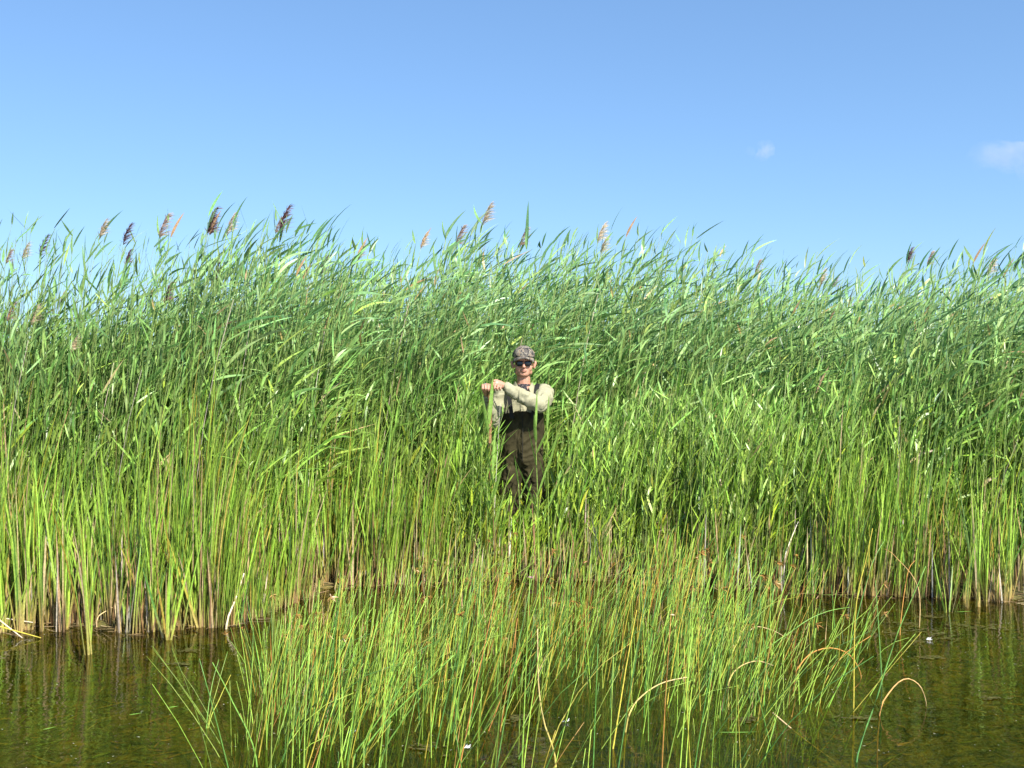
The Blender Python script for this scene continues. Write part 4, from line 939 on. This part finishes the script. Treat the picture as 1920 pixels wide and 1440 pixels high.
bm = bmesh.new(); bmesh.ops.create_cone(bm, cap_ends=False, segments=16, radius1=.0105, radius2=.0105, depth=.006, matrix=Matrix.Translation((-.300, -.362, 1.500)) @ Matrix.Rotation(RAD(75), 4, 'X')); me = bpy.data.meshes.new('ring'); bm.to_mesh(me); bm.free()
o = obj('ring', me, simple_mat('silver', (.8, .8, .8), .25, .5, metal=1.0), man); o.modifiers.new('s', 'SOLIDIFY').thickness = .002

# walking stick
top = np.array([MAN_X - .278, MAN_Y - .345, 1.535]); sb = P(931, 1080, 8.05); sb[2] = float(ground_z(sb[0], sb[1])) - .05
K = 26; t = np.linspace(0, 1, K)[:, None]; pts = top * (1 - t) + sb * t; rr = np.random.default_rng(3)
pts[:, 0] += .012 * np.sin(t[:, 0] * 9 + 1) + rr.normal(0, .002, K); pts[:, 1] += .008 * np.cos(t[:, 0] * 7)
Rs = .0175 - .004 * t[:, 0] + rr.normal(0, .0012, K); base_ = pts[-1].copy()
o = obj('walking_stick', mesh_from('walking_stick', *tubes((pts - base_)[None], Rs[None], np.tile(np.array([.3, .16, .06]), (1, K, 1)), 12)), simple_mat('barkless_wood', (.14, .07, .025), .65, .3, (.28, .16, .07), 18, .6, 60))
o.location = base_; tag(o, 'long brown wooden stick standing upright under the man\'s hands', 'walking stick')

# ------------------------------------------------------------------ faint clouds far off
def cloud(name, px, py, D, sx, sz, seed, label, dens):
    c = P(px, py, D); r_ = np.random.default_rng(seed); ch = []
    for _ in range(9): ch.append([(r_.normal(0, sx * .42), r_.normal(0, sx * .2), r_.normal(0, sz * .32), sx * r_.uniform(.25, .5), sx * .3, sz * r_.uniform(.3, .55))])
    me = spheres(ch, 2); m = bpy.data.materials.new('cloud_vapour'); m.use_nodes = True; n = m.node_tree.nodes; l = m.node_tree.links; n.remove(n['Principled BSDF'])
    v = n.new('ShaderNodeVolumePrincipled'); v.inputs['Color'].default_value = (1, .97, .97, 1); v.inputs['Anisotropy'].default_value = 0
    tcn = n.new('ShaderNodeTexCoord'); nz = n.new('ShaderNodeTexNoise'); nz.inputs['Scale'].default_value = 2.2 / sx; nz.inputs['Detail'].default_value = 5; l.new(tcn.outputs['Object'], nz.inputs['Vector'])
    ln = n.new('ShaderNodeVectorMath'); ln.operation = 'MULTIPLY'; ln.inputs[1].default_value = (1 / sx, .6 / sx, 1 / sz); l.new(tcn.outputs['Object'], ln.inputs[0])
    le = n.new('ShaderNodeVectorMath'); le.operation = 'LENGTH'; l.new(ln.outputs[0], le.inputs[0])
    fo = n.new('ShaderNodeMapRange'); fo.inputs['From Min'].default_value = 1.05; fo.inputs['From Max'].default_value = .0; l.new(le.outputs['Value'], fo.inputs['Value'])
    mr = n.new('ShaderNodeMapRange'); mr.inputs['From Min'].default_value = .36; mr.inputs['From Max'].default_value = .8; mr.inputs['To Max'].default_value = dens / sx; l.new(nz.outputs['Fac'], mr.inputs['Value'])
    mu = n.new('ShaderNodeMath'); mu.operation = 'MULTIPLY'; l.new(fo.outputs[0], mu.inputs[0]); l.new(mr.outputs[0], mu.inputs[1]); l.new(mu.outputs[0], v.inputs['Density']); l.new(v.outputs[0], m.node_tree.nodes['Material Output'].inputs['Volume'])
    me2 = remesh(me, name, sx * .09, 2); me2.materials.append(m); o = bpy.data.objects.new(name, me2); COL.objects.link(o); o.location = c; tag(o, label, 'cloud', None, 'stuff')
cloud('cloud', 1433, 283, 900, 17, 11, 1, 'small faint pinkish cloud wisp alone in the sky', .9)
cloud('cloud', 1895, 282, 900, 42, 28, 5, 'larger faint cloud wisp at the right edge of the sky', 1.3)
print('objects', len(bpy.data.objects), 'tris', sum(len(o.data.loops) - 2 * len(o.data.polygons) for o in bpy.data.objects if o.type == 'MESH'))
